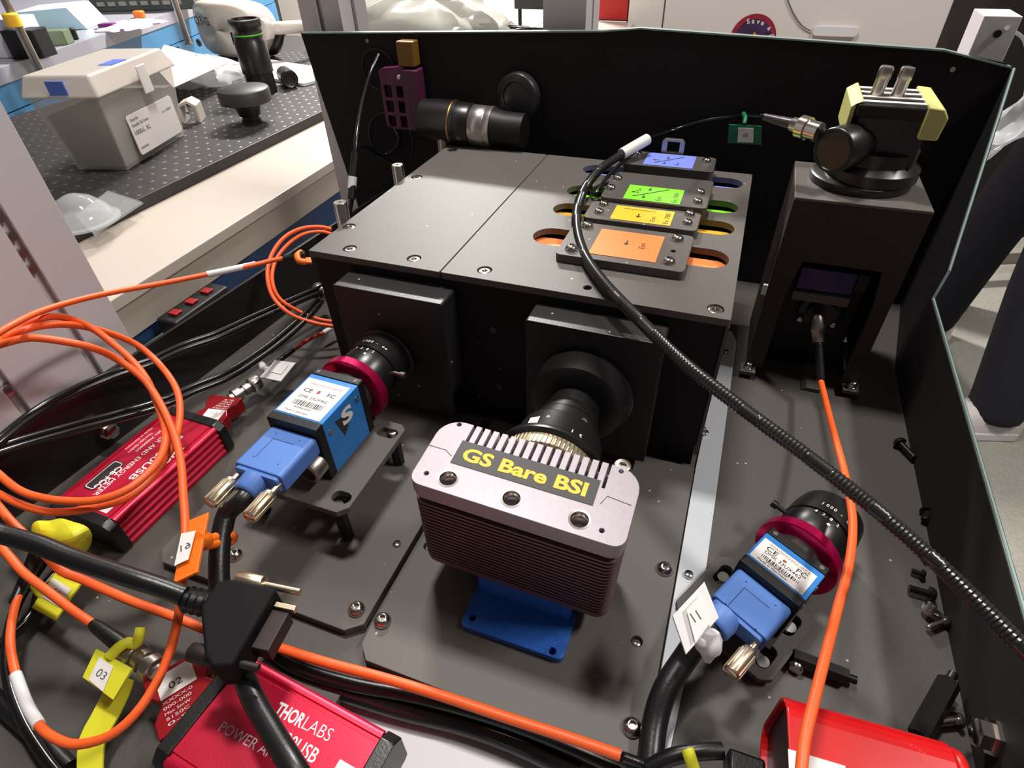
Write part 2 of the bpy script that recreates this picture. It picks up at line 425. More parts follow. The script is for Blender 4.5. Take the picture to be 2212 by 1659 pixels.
# far blue table
t = thing('optical_table', 'long blue sided optical table in the far left background', 'table', (-1330, 1080, FZ))
A = Vector((-1175, 600, 0)); B = Vector((-1560, 1740, 0)); dr = (B-A).normalized(); nn = Vector((-dr.y, dr.x, 0))
if nn.x > 0: nn = -nn
def tq(u0, u1, v0, v1): return [tuple((A+dr*a_+nn*b_)[:2]) for a_, b_ in ((u0, v0), (u1, v0), (u1, v1), (u0, v1))]
MB().prism(tq(-300, 1500, 0, 900), 30, 55).build('table_top', mat('grey_steel_top', (150, 148, 158), .35), t, 1)
MB().prism(tq(-300, 1500, 2, 890), -10, 30).build('side_rail', BBLUE, t)
MB().prism(tq(-300, 1500, 0, 890), -130, -12).build('side_rail', BBLUE, t)
for u_ in (120, 420, 720): MB().prism(tq(u_, u_+32, -2, 0), -45, -18).build('side_socket', DKP, t)
for u_, v_ in ((-200, 60), (1300, 60), (-200, 800), (1300, 800)): MB().prism(tq(u_, u_+60, v_, v_+60), FZ, -130).build('leg', BBLUE, t, 2)
def far(px, py, z=55.5): return U(px, py, z)
def clutter(kind, name, px, py, sx, sy, sz, m, label, cat, rot=0, z=55.5):
    p = far(px, py, z); mb = MB(frame(p, rot))
    if kind == 'box':
        mb.prism(rect(-sx/2, -sy/2, sx/2, sy/2, min(sx, sy)*.12, 3), 0, sz)
    elif kind == 'wedge':
        mb.prism([(-sx/2, 0), (sx/2, 0), (sx/2*.7, sz), (-sx/2*.6, sz*.9)], -sy/2, sy/2, 1)
    elif kind == 'cyl': mb.lathe((0, 0, 0), (0, 0, 1), [(0, sx/2), (sz*.9, sx/2), (sz, sx/2*.85)], 20)
    return solo(name, mb, m, label, cat, bev=.8)
clutter('box', 'instrument_box', 42, 118, 90, 60, 60, mat('white_case', (225, 225, 235), .5), 'white cased instrument with dark front at the far left of the blue table', 'instrument', .3)
clutter('box', 'instrument_box', 78, 122, 60, 44, 44, DKP, 'black boxed device beside the leftmost chrome post on the blue table', 'instrument', .3)
clutter('cyl', 'lamp_module', 34, 58, 24, 24, 20, YLS, 'yellow and orange round object on the far left instrument', 'light', 0, 110)
clutter('wedge', 'fabric_cloth', 128, 58, 170, 120, 42, mat('pale_blue_cloth', (190, 225, 235), .8), 'pale blue folded cloth on the blue sided table', 'cloth', .5)
clutter('box', 'small_mount', 125, 95, 55, 30, 24, mat('grey_green_metal', (110, 125, 95), .5), 'small grey green metal mount below the pale blue cloth', 'mount', .4)
clutter('cyl', 'black_knob', 162, 85, 16, 16, 20, DKP, 'small black knob right of the grey green mount', 'knob')  # a plain round knob
puffy('foil_sheet', -1390, 1060, 55.5, -1290, 1200, 66, 9, mat('lilac_grey_sheet', (205, 200, 215), .4), 'lilac grey crumpled sheet on the blue table', 'sheet')
clutter('box', 'small_block', 236, 64, 34, 20, 12, mat('magenta_block', (120, 40, 110), .4), 'small magenta and dark block at the edge of the blue table', 'block', .3)
clutter('cyl', 'orange_cap', 303, 38, 26, 26, 14, ORT, 'bright orange cap on the blue table edge', 'cap')  # an orange cap
# perforated grey chassis with rows of bright sockets
t = thing('socket_rack', 'grey green rack unit with rows of pale sockets on the blue table', 'instrument', frame(far(300, 28)+Vector((-40, 60, 0)), -1.25+PI/2))
Fr = MW[t.name]
MB(Fr).box(-130, -30, 0, 150, 30, 120).build('chassis', mat('grey_green_case', (92, 98, 94), .6), t, 2)
for r_ in range(4):
    for c_ in range(8): MB(Fr).box(-105+c_*29, -33, 12+r_*24, -86+c_*29, -30, 21+r_*24).build('socket', mat('pale_socket', (190, 180, 172), .5), t)
# chrome posts
for (px, py), lb in (((100, 170), 'thin chrome post standing behind the tip box'), ((408, 85), 'thin chrome post left of the white headset')):
    p = U(px, py+10, 20); p.x = max(p.x, -1125) if False else p.x
    solo('chrome_post', MB().lathe((p.x, p.y, 20), (0, 0, 1), [(0, 9), (2, 9), (2.1, 7), (420, 7)], 20) if px < 300 else MB().lathe((p.x, p.y, 20), (0, 0, 1), [(0, 9), (2, 9), (2.1, 6.5), (420, 6.5)], 20), STEELR, lb, 'post')

# things on the breadboard ------------------------------------------------
# tip box: tapering frosted box with lid
a, b, c = U(150, 382, 20.3), U(278, 368, 20.3), U(400, 292, 20.3)
yaw = math.atan2((c-b).y, (c-b).x); Ft = frame(b, yaw-PI/2)      # local y along b->c, x to the right of it
L_ = (c-b).length; Wd = (a-b).length
t = thing('pipette_tip_box', 'frosted plastic box of pipette tips with white label and blue taped lid on the breadboard', 'box', Ft)
def taper(mb, x0, y0, x1, y1, z0, z1, g):
    v = [(x0, y0, z0), (x1, y0, z0), (x1, y1, z0), (x0, y1, z0), (x0-g, y0-g, z1), (x1+g, y0-g, z1), (x1+g, y1+g, z1), (x0-g, y1+g, z1)]
    return mb.add(v, [(3, 2, 1, 0), (4, 5, 6, 7), (0, 1, 5, 4), (1, 2, 6, 5), (2, 3, 7, 6), (3, 0, 4, 7)])
taper(MB(Ft), -Wd, 0, 0, L_, 0, 82, 10).build('box_body', FROST, t, 2.5, seg=3)
taper(MB(Ft), -Wd+3, 3, -3, L_-3, 3, 62, 6).build('tip_rack', DGREY, t, 1, label='dark tips seen through the frosted wall')
taper(MB(Ft), -Wd-14, -14, 14, L_+14, 82.4, 104, -8).build('lid', mat('frosted_lid', (205, 195, 186), .35, alpha=.8), t, 2.5, seg=3)
lid_l = 108.3
MB(Ft).box(-Wd+18, 4, 74, -Wd+44, 6, 94).build('tape', mat('blue_tape', (85, 110, 200), .5), t) if False else None
MB(Ft).box(-Wd*.62, -15, 86, -Wd*.3, -13.6, 100).build('tape', mat('blue_tape', (85, 110, 200), .5), t)
MB(Ft).box(-12, L_*.3, 104, 4, L_*.3+30, 104.6).build('tape', mat('blue_tape', (85, 110, 200), .5), t)
MB(Ft).box(14, L_*.48, 68, 16, L_*.48+18, 98).build('latch', mat('frosted_latch', (235, 232, 228), .3, alpha=.9), t, 1.5)
lbl = MB(Ft).prism(rect(22, 10, L_-14, 54, 4), 8.4, 7.4, 0).build('paper_label', WHT, t)
xd = Ft.to_3x3() @ Vector((0, 1, 0)); zd = Vector((0, 0, 1))
for s_, y_, z_, h_, f_ in (('Sterile', 26, 47, 3.2, 16), ('Reusable Tip Combo', 26, 41, 3.4, 34), ('1000uL XL', 26, 32, 5, 32), ('0000000', 26, 16, 2.4, 16), ('Lot 0000', L_-42, 40, 2.6, 20)):
    text(s_, Ft @ Vector((8.6, y_, z_)), xd, zd, h_, INK, lbl, f_)

# paper, plastic bags, stage parts
pp = [U(345, 97, 62), U(478, 130, 62), U(368, 200, 62), U(330, 150, 62)]
solo('paper_sheet', card([U(355, 97, 60), U(495, 135, 56), U(375, 190, 52), U(330, 140, 62)], .6), PAPER, 'cream sheet of paper lying over the plastic bag behind the tip box', 'paper')
p = U(440, 175, 20.5)
puffy('plastic_bag', p.x-75, p.y-50, 20.3, p.x+60, p.y+70, 56, 12, CLEAR, 'clear crumpled plastic bag under the cream paper on the breadboard', 'plastic bag')
p = U(402, 262, 20.3)
t = thing('stage_foot', 'small cream bent bracket right of the tip box on the breadboard', 'bracket', frame(p, .5))
MB(MW[t.name]).prism([(0, 0), (3, 0), (3, 22), (14, 26), (22, 20), (22, 0), (25, 0), (25, 23), (15, 30), (2, 26), (0, 22)], -14, 14, 1).build('bent_plate', BEAM, t, .5)
MB(MW[t.name]).lathe((12, -14, 16), (0, -1, 0), [(0, 3), (1.5, 3), (2, 2)], 16).build('bracket_screw', STEEL, t)
# black tall lens tube, lens on side, round knob
p = U(570, 200, 20.3)
t = thing('lens_tube', 'upright black lens tube with green ring at its top on the breadboard', 'lens', p)
MB().lathe(p, (0, 0, 1), [(0, 22), (30, 22), (31, 24), (74, 24), (76, 22), (92, 22), (94, 24), (104, 24), (105, 20), (101, 19)], 36).build('barrel', LENS, t)
MB().lathe(p+Vector((0, 0, 83)), (0, 0, 1), [(0, 22.2), (.6, 22.5), (1.6, 22.5), (2.2, 22.2)], 36, False).build('green_ring', mat('lime_ring', (90, 190, 50), .4), t)
MB(Matrix.Translation(p)).box(-31, -4, 68, -23, 4, 86).build('clamp_screw', LENS, t, 1)
p = U(612, 186, 20.3)+Vector((14, 0, 14))
t = thing('lying_lens', 'short black lens with brass iris lying beside the upright lens tube', 'lens', p-Vector((0, 0, 14)))
dd = Vector((.75, -.66, 0))
MB().lathe(p, dd, [(-28, 13), (-2, 13), (0, 14), (14, 14), (15, 12.5), (13.5, 11)], 32).build('barrel', LENS, t)
MB().lathe(p, dd, [(13, 11.5), (13.6, 11), (12, 5)], 24).build('iris', BRASS, t, label='brass iris ring')
p = U(545, 262, 20.3)
t = thing('round_knob', 'black flat round knob on a short post near the breadboard edge', 'knob', p)  # a flat round knob that stands still
MB().lathe(p, (0, 0, 1), [(0, 14), (3, 14), (4, 12), (8, 12), (9, 15), (24, 19), (26, 19)], 32).build('pedestal', LENS, t)
MB().lathe(p, (0, 0, 1), [(26, 33), (27, 35), (42, 35), (44, 33)], 48).build('knob_top', mat('dull_black_knob', (44, 42, 41), .5), t)
# white headset
p = U(520, 120, 20.5)
Fh = frame(p+Vector((0, 0, 50)), -.25)
t = thing('vr_headset', 'white headset marked Q3-G with side strap lying at the back of the breadboard', 'headset', Fh)
vs = []; fs = []; n = 32; mprof = [(-40, .0), (-40, .8), (-36, .93), (-26, 1), (10, 1), (24, .95), (30, .85), (30, 0)]
for (dy, k) in mprof:
    for i in range(n):
        u = 2*PI*i/n; cx_ = abs(math.cos(u))**.55*math.copysign(1, math.cos(u)); sz_ = abs(math.sin(u))**.75*math.copysign(1, math.sin(u))
        vs.append((98*cx_*max(k, .01), dy+(cx_**2)*14, 48*sz_*max(k, .01)))
for k in range(len(mprof)-1):
    for i in range(n):
        j = (i+1) % n; fs.append((k*n+i, k*n+j, (k+1)*n+j, (k+1)*n+i))
MB(Fh).add(vs, fs).build('shell', HEADW, t, 0, 60)
MB(Fh).tube([(92, -6, 4), (130, 10, 6), (150, 50, 4), (140, 100, 0), (90, 130, 0)], 11, 12, 8).build('strap_arm', HEADW, t)
MB(Fh).lathe((116, -8, 6), (0, -1, 0), [(-8, 18), (6, 18), (8, 16)], 24).build('strap_pivot', HEADW, t)
MB(Fh).tube([(60, 30, -42), (100, 20, -30), (112, 30, 0)], 9, 10, 6).build('face_pad', RUB, t)
MB(Fh).lathe((-72, -38, -26), (0, -1, 0), [(0, 7), (3, 7), (3.1, 5.5), (1, 5)], 20).build('camera_window', GREYP, t)
text('Q3-G', Fh @ Vector((-58, -41.5, 8)), Fh.to_3x3() @ Vector((1, 0, 0)), zd, 15, INK, t, 48, name='handwriting')
solo('white_pad', MB(frame(U(600, 160, 20.4), -.25)).prism(rect(-140, -40, 120, 60, 8), 0, 5), WPL, 'flat white board under the headset at the back of the breadboard', 'board', bev=.6)
# clear dome on acrylic sheet near the breadboard corner
p = U(250, 455, 8)
solo('acrylic_sheet', MB().prism([tuple(U(*q, 20.6)[:2]) for q in ((165, 470), (235, 415), (310, 440), (205, 510))], 20.6, 22.6), mat('clear_acrylic', (200, 200, 200), .1, alpha=.25), 'thin clear acrylic sheet at the front corner of the breadboard', 'sheet')
p = U(180, 478, 23)
mb = MB().lathe(p, (0, 0, 1), [(0, 34), (2, 34), (3, 30), (12, 26), (22, 16), (27, 5), (27.5, .1)], 32)
solo('clear_dome', mb, mat('clear_dome_plastic', (220, 222, 224), .08, alpha=.3, coat=.5), 'clear plastic dome on the acrylic sheet behind the thick grey post', 'dome')

# ================================================================== ENCLOSURE
t = thing('instrument_enclosure', 'black open topped sheet metal enclosure holding the optics, cut low on its right side', 'enclosure', (-90, 250, -6))
lp0, lp1 = U(742, 472, 44), U(232, 805, 44)
dl = (lp1-lp0).normalized()
A_ = lp0-dl*75; B_ = lp0+dl*352
MB().prism([(-350, 482), (-336, -60), (-140, -60), (-112, 22), (-112, 77), (134, 77), (134, 386), (149, 482)], -4, 0).build('base_sheet', BLK, t)  # front left tongue is added, its black stands for shade on the table
MB().prism([(-374, 173), (-348, 0), (148, 0), (147.7, 169.4), (143, 172.8), (108.4, 178), (-81.8, 184.7), (-110, 182.2), (-374, 173.4)], 480, 483, 1).build('back_panel', WALLB, t)
MB().prism([(-372, 174), (-110, 182.8), (-82, 185.4), (108, 178.8), (147, 171), (147, 170), (108, 177.8), (-82, 184.4), (-110, 181.8), (-372, 173)], 479, 484, 1).build('panel_rim', mat('bare_cut_edge', (150, 170, 165), .4, .5), t, label='bare metal cut edge')
# left panel
MB().add([(A_.x, A_.y, 0), (B_.x, B_.y, 0), (B_.x, B_.y, 44), (A_.x, A_.y, 44)]+[(A_.x-2.5, A_.y, 0), (B_.x-2.5, B_.y, 0), (B_.x-2.5, B_.y, 44), (A_.x-2.5, A_.y, 44)],
    [(0, 1, 2, 3), (4, 7, 6, 5), (0, 4, 5, 1), (1, 5, 6, 2), (2, 6, 7, 3), (3, 7, 4, 0)]).build('side_panel', mat('gloss_black_panel', (30, 27, 27), .3, bump=.05), t)
# right panel (low towards the viewer, rising at the back)
R0 = (133, -10); R1 = (133, 386); R2 = (147.5, 480)
def wallq(a, b, za, zb, th=2.5):
    return [(a[0], a[1], -3), (b[0], b[1], -3), (b[0], b[1], zb), (a[0], a[1], za), (a[0]+th, a[1], -3), (b[0]+th, b[1], -3), (b[0]+th, b[1], zb), (a[0]+th, a[1], za)]
q6 = [(0, 1, 2, 3), (4, 7, 6, 5), (0, 4, 5, 1), (1, 5, 6, 2), (2, 6, 7, 3), (3, 7, 4, 0)]
MB().add(wallq(R0, R1, 46, 58), q6).build('side_panel', WALLB, t)
e = UY(2185, 150, 480)
mb = MB(); Pq = [(133, 386, 58), (136, 392, 75), (147.5, 480, 169.5), (147.5, 480, -3), (133, 386, -3)]
mb.add(Pq+[(x+2.5, y, z) for x, y, z in Pq], [(0, 1, 2, 3, 4), (9, 8, 7, 6, 5)]+[(i, i+5, (i+1) % 5+5, (i+1) % 5) for i in range(5)]).build('side_wing', WALLB, t)
rimp = [(134.2, -10, 46.2), (134.2, 386, 58.3), (137.3, 392, 75.3), (148.7, 480, 170)]
for a_, b_ in zip(rimp[:-1], rimp[1:]):
    MB().tube([a_, b_], .9, 6, 500, False).build('panel_rim', mat('bare_cut_edge', (150, 170, 165), .4, .5), t)
# cutouts / grommets in the back panel
for (px, py, r_) in ((818, 150, 15), (845, 300, 22)):
    q = UY(px, py, 479.6); MB().lathe((q.x, 479.9, q.z), (0, -1, 0), [(0, r_+1.5), (1.2, r_+1.5), (1.3, r_), (.3, r_)], 32).build('cable_grommet', DKP, t)
    MB().lathe((q.x, 479.95, q.z), (0, -1, 0), [(0, r_), (.4, r_)], 32).build('grommet_opening', mat('soft_black', (16, 15, 17), .9), t)
for (px, py) in ((793, 88), (2058, 150)):
    q = UY(px, py, 479.5); MB().lathe((q.x, 479.9, q.z), (0, -1, 0), [(0, 1.6), (.5, 1.6)], 12).build('rivet', STEEL, t)
q = U(235, 930, 0)
q = ON(235, 930, 0, -328); MB().lathe((-330, q.y, q.z), (1, 0, 0), [(-4, 6), (2, 6), (2.2, 4.5), (6, 4.5), (6.5, 3.8)], 6).build('panel_bolt', STEEL, t)
q = ON(2135, 1590, 0, 131); MB().lathe((133, q.y, q.z), (-1, 0, 0), [(0, 7), (1.5, 7), (1.6, 5.5), (6, 5.5), (6.6, 4.5)], 6).build('panel_bolt', STEEL, t)

# outer table under the enclosure
t = thing('support_table', 'pale metal table top carrying the enclosure', 'table', (-80, 200, FZ))
MB().box(-330, -260, -30, 172, 495, -9).build('table_top', TABLE, t, 1.5)
for x, y in ((-300, -240), (150, -240), (-300, 470), (150, 470)): MB().box(x-14, y-14, FZ, x+14, y+14, -30).build('leg', PROF, t, 1)
for x, y in ((-340, 60), (-340, 460), (120, 100), (120, 460)):
    pass

# plates on the base
PLm = {}
t = thing('mounting_plate', 'left black mounting plate under the blue camera stand, with chamfered front corner', 'plate', (-170, 180, .2))
MB().prism([(-238, 100), (-232, 94.5), (-124, 94.5), (-117, 100), (-116.6, 246), (-238, 246)], .1, 5).build('plate', BLK2, t, .4)
t = thing('mounting_plate', 'right black mounting plate under the grey fin camera', 'plate', (-50, 180, .2))
MB().prism([(-113.6, 100), (-113.2, 92), (-107.5, 86), (13.5, 86), (13.8, 246), (-111.5, 246)], .1, 5, 2, [circ(-107.6, 148, 2.6, 16), circ(2.2, 134, 2.6, 16)]).build('plate', BLK2, t, .3)
PLATE_R = t
# silver strip
SX0 = 14.6
solo('steel_strip', MB().prism([(SX0, 80), (22, 80), (27.5, 170), (28, 385), (24, 398), (19, 398), (SX0, 250)], .1, 1.4), STRIP, 'long pale metal strip on the base right of the black plates', 'strip', bev=.2)

# screws ------------------------------------------------------------------
def dome_screw(p, r, label, group='domed plate screws', shim=True, name='dome_screw', hexr=.45):
    t = thing(name, label, 'screw', p, group)
    prof = [(0, r), (.25*r, r*.98), (.5*r, r*.86), (.72*r, r*.62), (.8*r, r*.5), (.8*r, r*.42), (.35*r, r*.4)]
    MB().lathe(Vector(p), (0, 0, 1), prof, 28).build('head', STEEL, t)
    MB().lathe(Vector(p)+Vector((0, 0, .3*r)), (0, 0, 1), [(0, r*.4), (.15, r*.4)], 6).build('hex_socket', mat('socket_shadow', (40, 36, 34), .5, .6), t)
    return t
base_s = dome_screw((0, 0, 0), 4.0, 'x')
def put(src, p, label, first=[]):
    if id(src) not in first:
        first.append(id(src)); src.location = Vector(p)*K; MW[src.name] = Matrix.Translation(Vector(p)); src['label'] = label; return src
    return dup(src, p, label)
for (px, py), lb in (((508, 1200), 'domed screw on the left plate beside the black camera cable'), ((771, 1317), 'domed screw in the chamfered front corner of the left plate'),
                     ((827, 1342), 'domed screw in the front left corner of the right plate'), ((1435, 1230), 'domed screw at the right edge of the right plate, nearer the grey camera')):
    put(base_s, U(px, py, 5.2), lb)
put(base_s, U(1365, 1572, 5.2), 'domed screw at the front right corner of the right plate')
# slotted cheese-head screws sunk in the right plate
def slotted(p, label):
    t = thing('slotted_screw', label, 'screw', p, 'slotted screws sunk in the right plate')
    MB().lathe(Vector(p), (0, 0, 1), [(0, 2.1), (1.6, 2.1), (1.8, 1.9)], 20).build('head', STEEL, t)
    x, y, z = p; MB().box(x-1.9, y-.3, z+1.78, x+1.9, y+.3, z+1.86).build('slot', INK, t); return t
slotted(Vector((-107.6, 148, 2)), 'slotted screw in a hole left of the grey camera')
slotted(Vector((2.2, 134, 2)), 'slotted screw in a hole at the right edge of the right plate')
slotted(U(858, 1178, 4), 'slotted screw near the right edge of the left plate')['group'] = 'slotted screws'
slotted(U(1567, 762, 1.5), 'small screw on the far end of the pale strip')
slotted(U(1523, 937, 1.5), 'small screw on the pale strip halfway along the housing')
slotted(U(1487, 1243, 1.5), 'small screw on the near end of the pale strip beside the tilted camera mount')

# ================================================================== FILTER HOUSING (big black box)
ZT = 103
X0, X1, Y0, Y1 = -225, 13.4, 251, 446
HB = thing('filter_housing', 'large black box with split lid and coloured slots in the middle of the enclosure', 'housing', (-106, 350, 0))
MB().box(X0+2, Y0+1.5, .2, X1-2, Y0+5, ZT-4.2).build('front_wall', mat('shaded_black_wall', (34, 31, 31), .6, spec=.2, dust=.04), HB)  # shade of the front side put into a darker black than the other walls
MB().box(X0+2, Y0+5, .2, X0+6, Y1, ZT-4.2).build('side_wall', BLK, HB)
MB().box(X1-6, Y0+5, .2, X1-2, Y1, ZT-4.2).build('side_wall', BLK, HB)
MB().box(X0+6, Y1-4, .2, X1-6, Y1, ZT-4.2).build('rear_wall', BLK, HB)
XS = -139.3
scr = [(-223.6+4, 286.5), (-202.7, 260.5), (-160.4, 261), (-116.7, 260.6), (5.6, 259.2), (-217.4, 374.2), (-217, 436)]
lidL = MB().prism(rect(X0, Y0, XS-.35, Y1, .8, 2), ZT-4, ZT, 2, [circ(x, y, 4.1, 24) for x, y in scr if x < XS]).build('lid_panel', BLK2, HB, .25)
slots = [(310.5, ORS, 'orange'), (351, YLS, 'amber'), (383, GRN, 'green'), (425, BLS, 'blue')]
holes = [slot(-105, 8, y, 11 if i == 0 else 9.5) for i, (y, _, _) in enumerate(slots)]
lidR = MB().prism(rect(XS+.35, Y0, X1, Y1, .8, 2), ZT-4, ZT, 2, holes+[circ(x, y, 4.1, 24) for x, y in scr if x > XS]+[circ(-58.6, 259.5, 2.3, 16)]).build('lid_panel', BLK2, HB, .25)
for x, y in scr: MB().lathe((x, y, ZT-3.5), (0, 0, 1), [(0, 4.0), (.4, 4.0), (2.9, 3.5), (3.1, 3.1), (3.1, 1.7), (1.6, 1.6)], 24).build('lid_screw', STEEL, HB)
MB().box(X0+6, Y0+5, ZT-15, X1-6, Y1-4, ZT-12).build('inner_shelf', BLK, HB)
for i, (y, m_, nm) in enumerate(slots):
    h_ = 10.5 if i == 0 else 9
    MB().box(-107, y-h_-2, ZT-8.4, 10, y+h_-1, ZT-6).build('slot_liner', m_, HB, label=nm+' coloured strip inside the slot')
# side trim on the right lid edge
MB().box(X1-1.6, Y0, 10, X1+.2, Y1, ZT-4.3).build('edge_flange', BLK, HB, .2)
# low front screws on face
for x, z in ((-110, 70), (-108, 28)):
    MB().lathe((x, Y0+1.6, z), (0, -1, 0), [(0, 2.6), (.7, 2.3)], 16).build('face_screw', mat('dull_steel', (90, 86, 82), .4, 1), HB)
for y, z in ((300, 60), (262, 50), (262, 20)):
    MB().lathe((X1+.2, y, z), (1, 0, 0), [(0, 2.4), (1.6, 2.2), (2, 1.5)], 16).build('side_screw', STEEL, HB)
# hoods
for i, (x0, x1) in enumerate(((-199.5, -131), (-84, -14))):
    h = thing('camera_hood', ('black rectangular hood around the lens port at the blue camera', 'black rectangular hood around the lens port at the grey camera')[i], 'hood', (x0, 240, 12))
    MB().prism(rect(x0, 12, x1, 94, 1.2, 3), 234, 252.3, 1).build('hood_body', mat('satin_black_hood', (36, 34, 34), .42, bump=.3, bscale=1200, dust=.06, spec=.5), h, .8)
    cx_, cz_ = ((-172, 51), (-51, 55))[i]
    gk = (.68, 1)[i]; MB().lathe((cx_, 234.2, cz_), (0, -1, 0), [(0, 27*gk), (3*gk, 27*gk), (4*gk, 25.5*gk), (4.2*gk, 21*gk), (1, 20.5*gk)], 48).build('port_ring', LENS, h)

# knurled standoffs at left rear of housing
def standoff(x, y, z0, z1, label, m=STEEL):
    t = thing('standoff_post', label, 'standoff', (x, y, z0), 'steel standoffs beside the housing')
    MB().lathe((x, y, z0), (0, 0, 1), [(0, 4.4), (z1-z0-.6, 4.4), (z1-z0, 3.9), (z1-z0, .9), (z1-z0-1.5, .8)], 28).build('shaft', m, t)
standoff(-230.2, 296.6, .3, 113.5, 'polished steel standoff outside the front left of the big housing')
standoff(-230.2, 371, .3, 111.8, 'polished steel standoff outside the left side of the big housing, farther back')
standoff(-230.2, 446, .3, 108, 'dim steel standoff at the rear left corner of the big housing', STEELR)

# filter sliders on the lid ------------------------------------------------
def slider(x0, y0, x1, y1, z0, z1, r, label, stick, sp, screws, holes_=(), r_s=3.1):
    t = thing('filter_slider', label, 'filter slider', ((x0+x1)/2, (y0+y1)/2, z0), 'filter sliders')
    MB().prism(rect(x0, y0, x1, y1, r), z0, z1, 2, [circ(x, y, 1.6, 12) for x, y in holes_]).build('slider_plate', BLK2 if z1 < 110 else BLK, t, .4)
    MB().box(*sp[:2], z1+.02, *sp[2:], z1+.28).build('sticker', stick, t)
    for x, y in screws:
        pz = Vector((x, y, z1))
        MB().lathe(pz, (0, 0, 1), [(0, r_s), (.25*r_s, r_s*.97), (.55*r_s, r_s*.82), (.8*r_s, r_s*.5), (.82*r_s, r_s*.36), (.4*r_s, r_s*.33)], 24).build('screw', STEEL, t)
    return t
def arrow(x, y, z, s, ang, parent):
    F = frame((x, y, z), ang)
    MB(F).prism([(-s*.12, s), (-s*.12, 0), (-s*.5, 0), (0, -s*.7), (s*.5, 0), (s*.12, 0), (s*.12, s)], 0, .08).build('arrow_mark', INK, parent)
E1 = Vector((1, 0, 0)); N1 = Vector((0, 1, 0))
s4 = slider(-83, 281, -13.2, 324.5, 103.2, 108, 3, 'black filter slider with orange sticker marked Em, nearest on the lid', ORS, (-65.5, 286.6, -29, 318.4),
    [(U(1234, 539, 108).x, 288), (U(1443, 571, 108).x, 289), (U(1465, 513, 108).x, 317), (U(1269, 489, 108).x, 319)], [(-22, 303), (-76, 304)], 3.6)
arrow(-48, 304, 108.3, 3.4, 0, s4); text('Em', (-37.5, 300, 108.3), N1, -E1, 3.2, INK, s4, 6.5)
s3 = slider(-80.5, 331, -12.8, 357, 103.2, 108.2, 3, 'black filter slider with amber sticker marked Em and Ex 780', YLS, (-64.3, 333, -28.4, 353.5),
    [(-72.5, 352), (-72.6, 340), (-19.5, 352.5), (-19.3, 340)])
arrow(-48.5, 341, 108.5, 3.2, 0, s3); text('Em', (-38, 336, 108.5), N1, -E1, 3, INK, s3, 6.5); text('Ex 780', (-30.2, 335, 108.5), N1, -E1, 3, INK, s3, 15)
MB().box(-59, 349.6, 108.45, -39, 350.1, 108.55).build('rule_mark', INK, s3)
s2 = slider(-76.5, 357.6, -10.5, 404, 103.2, 111, 3, 'black filter slider with lime green sticker marked Ex, Em and Ex 780', GRN, (-62, 358.6, -26.8, 382),
    [(-72, 390), (-72.5, 372), (-17, 381), (-17, 366)])
arrow(-48, 377, 111.3, 3.0, 0, s2); arrow(-50, 364, 111.3, 3, 0, s2); arrow(-57, 370.5, 111.3, 3, -PI/2, s2)
text('Ex', (-53.5, 372.5, 111.3), N1, -E1, 3, INK, s2, 5); text('Em', (-39, 360.3, 111.3), N1, -E1, 3, INK, s2, 6.5); text('Ex 780', (-29.2, 360.5, 111.3), N1, -E1, 3, INK, s2, 15)
MB().prism([(-57, 364), (-56.3, 363.4), (-36, 379.5), (-36.7, 380)], 111.3, 111.4).build('rule_mark', INK, s2)
s1 = slider(-74, 412, -12.6, 440, 103.2, 114, 3, 'black thick filter slider with periwinkle blue sticker, farthest on the lid', BLS, (-60, 413.5, -26.5, 438),
    [(-67, 432), (-19, 431)])
arrow(-45, 430, 114.3, 2.8, 0, s1); arrow(-46, 419, 114.3, 2.8, 0, s1); arrow(-53, 424, 114.3, 2.8, -PI/2, s1)
MB().prism([(-53, 419), (-52.3, 418.4), (-34, 434), (-34.7, 434.5)], 114.3, 114.4).build('rule_mark', INK, s1)
text('Ex', (-36, 417, 114.3), N1, -E1, 3, INK, s1, 5)
t = thing('bridge_clip', 'small silver bracket standing behind the blue stickered slider', 'clip', (-44, 441.5, 103.2))
MB().prism([(-52, 103.2), (-36, 103.2), (-36, 122), (-38, 124), (-50, 124), (-52, 122)], 441, 443.5, 1, [[(-48, 115), (-39.5, 115), (-39.5, 122), (-48, 122)]]).build('clip_body', STEELR, t, .3)

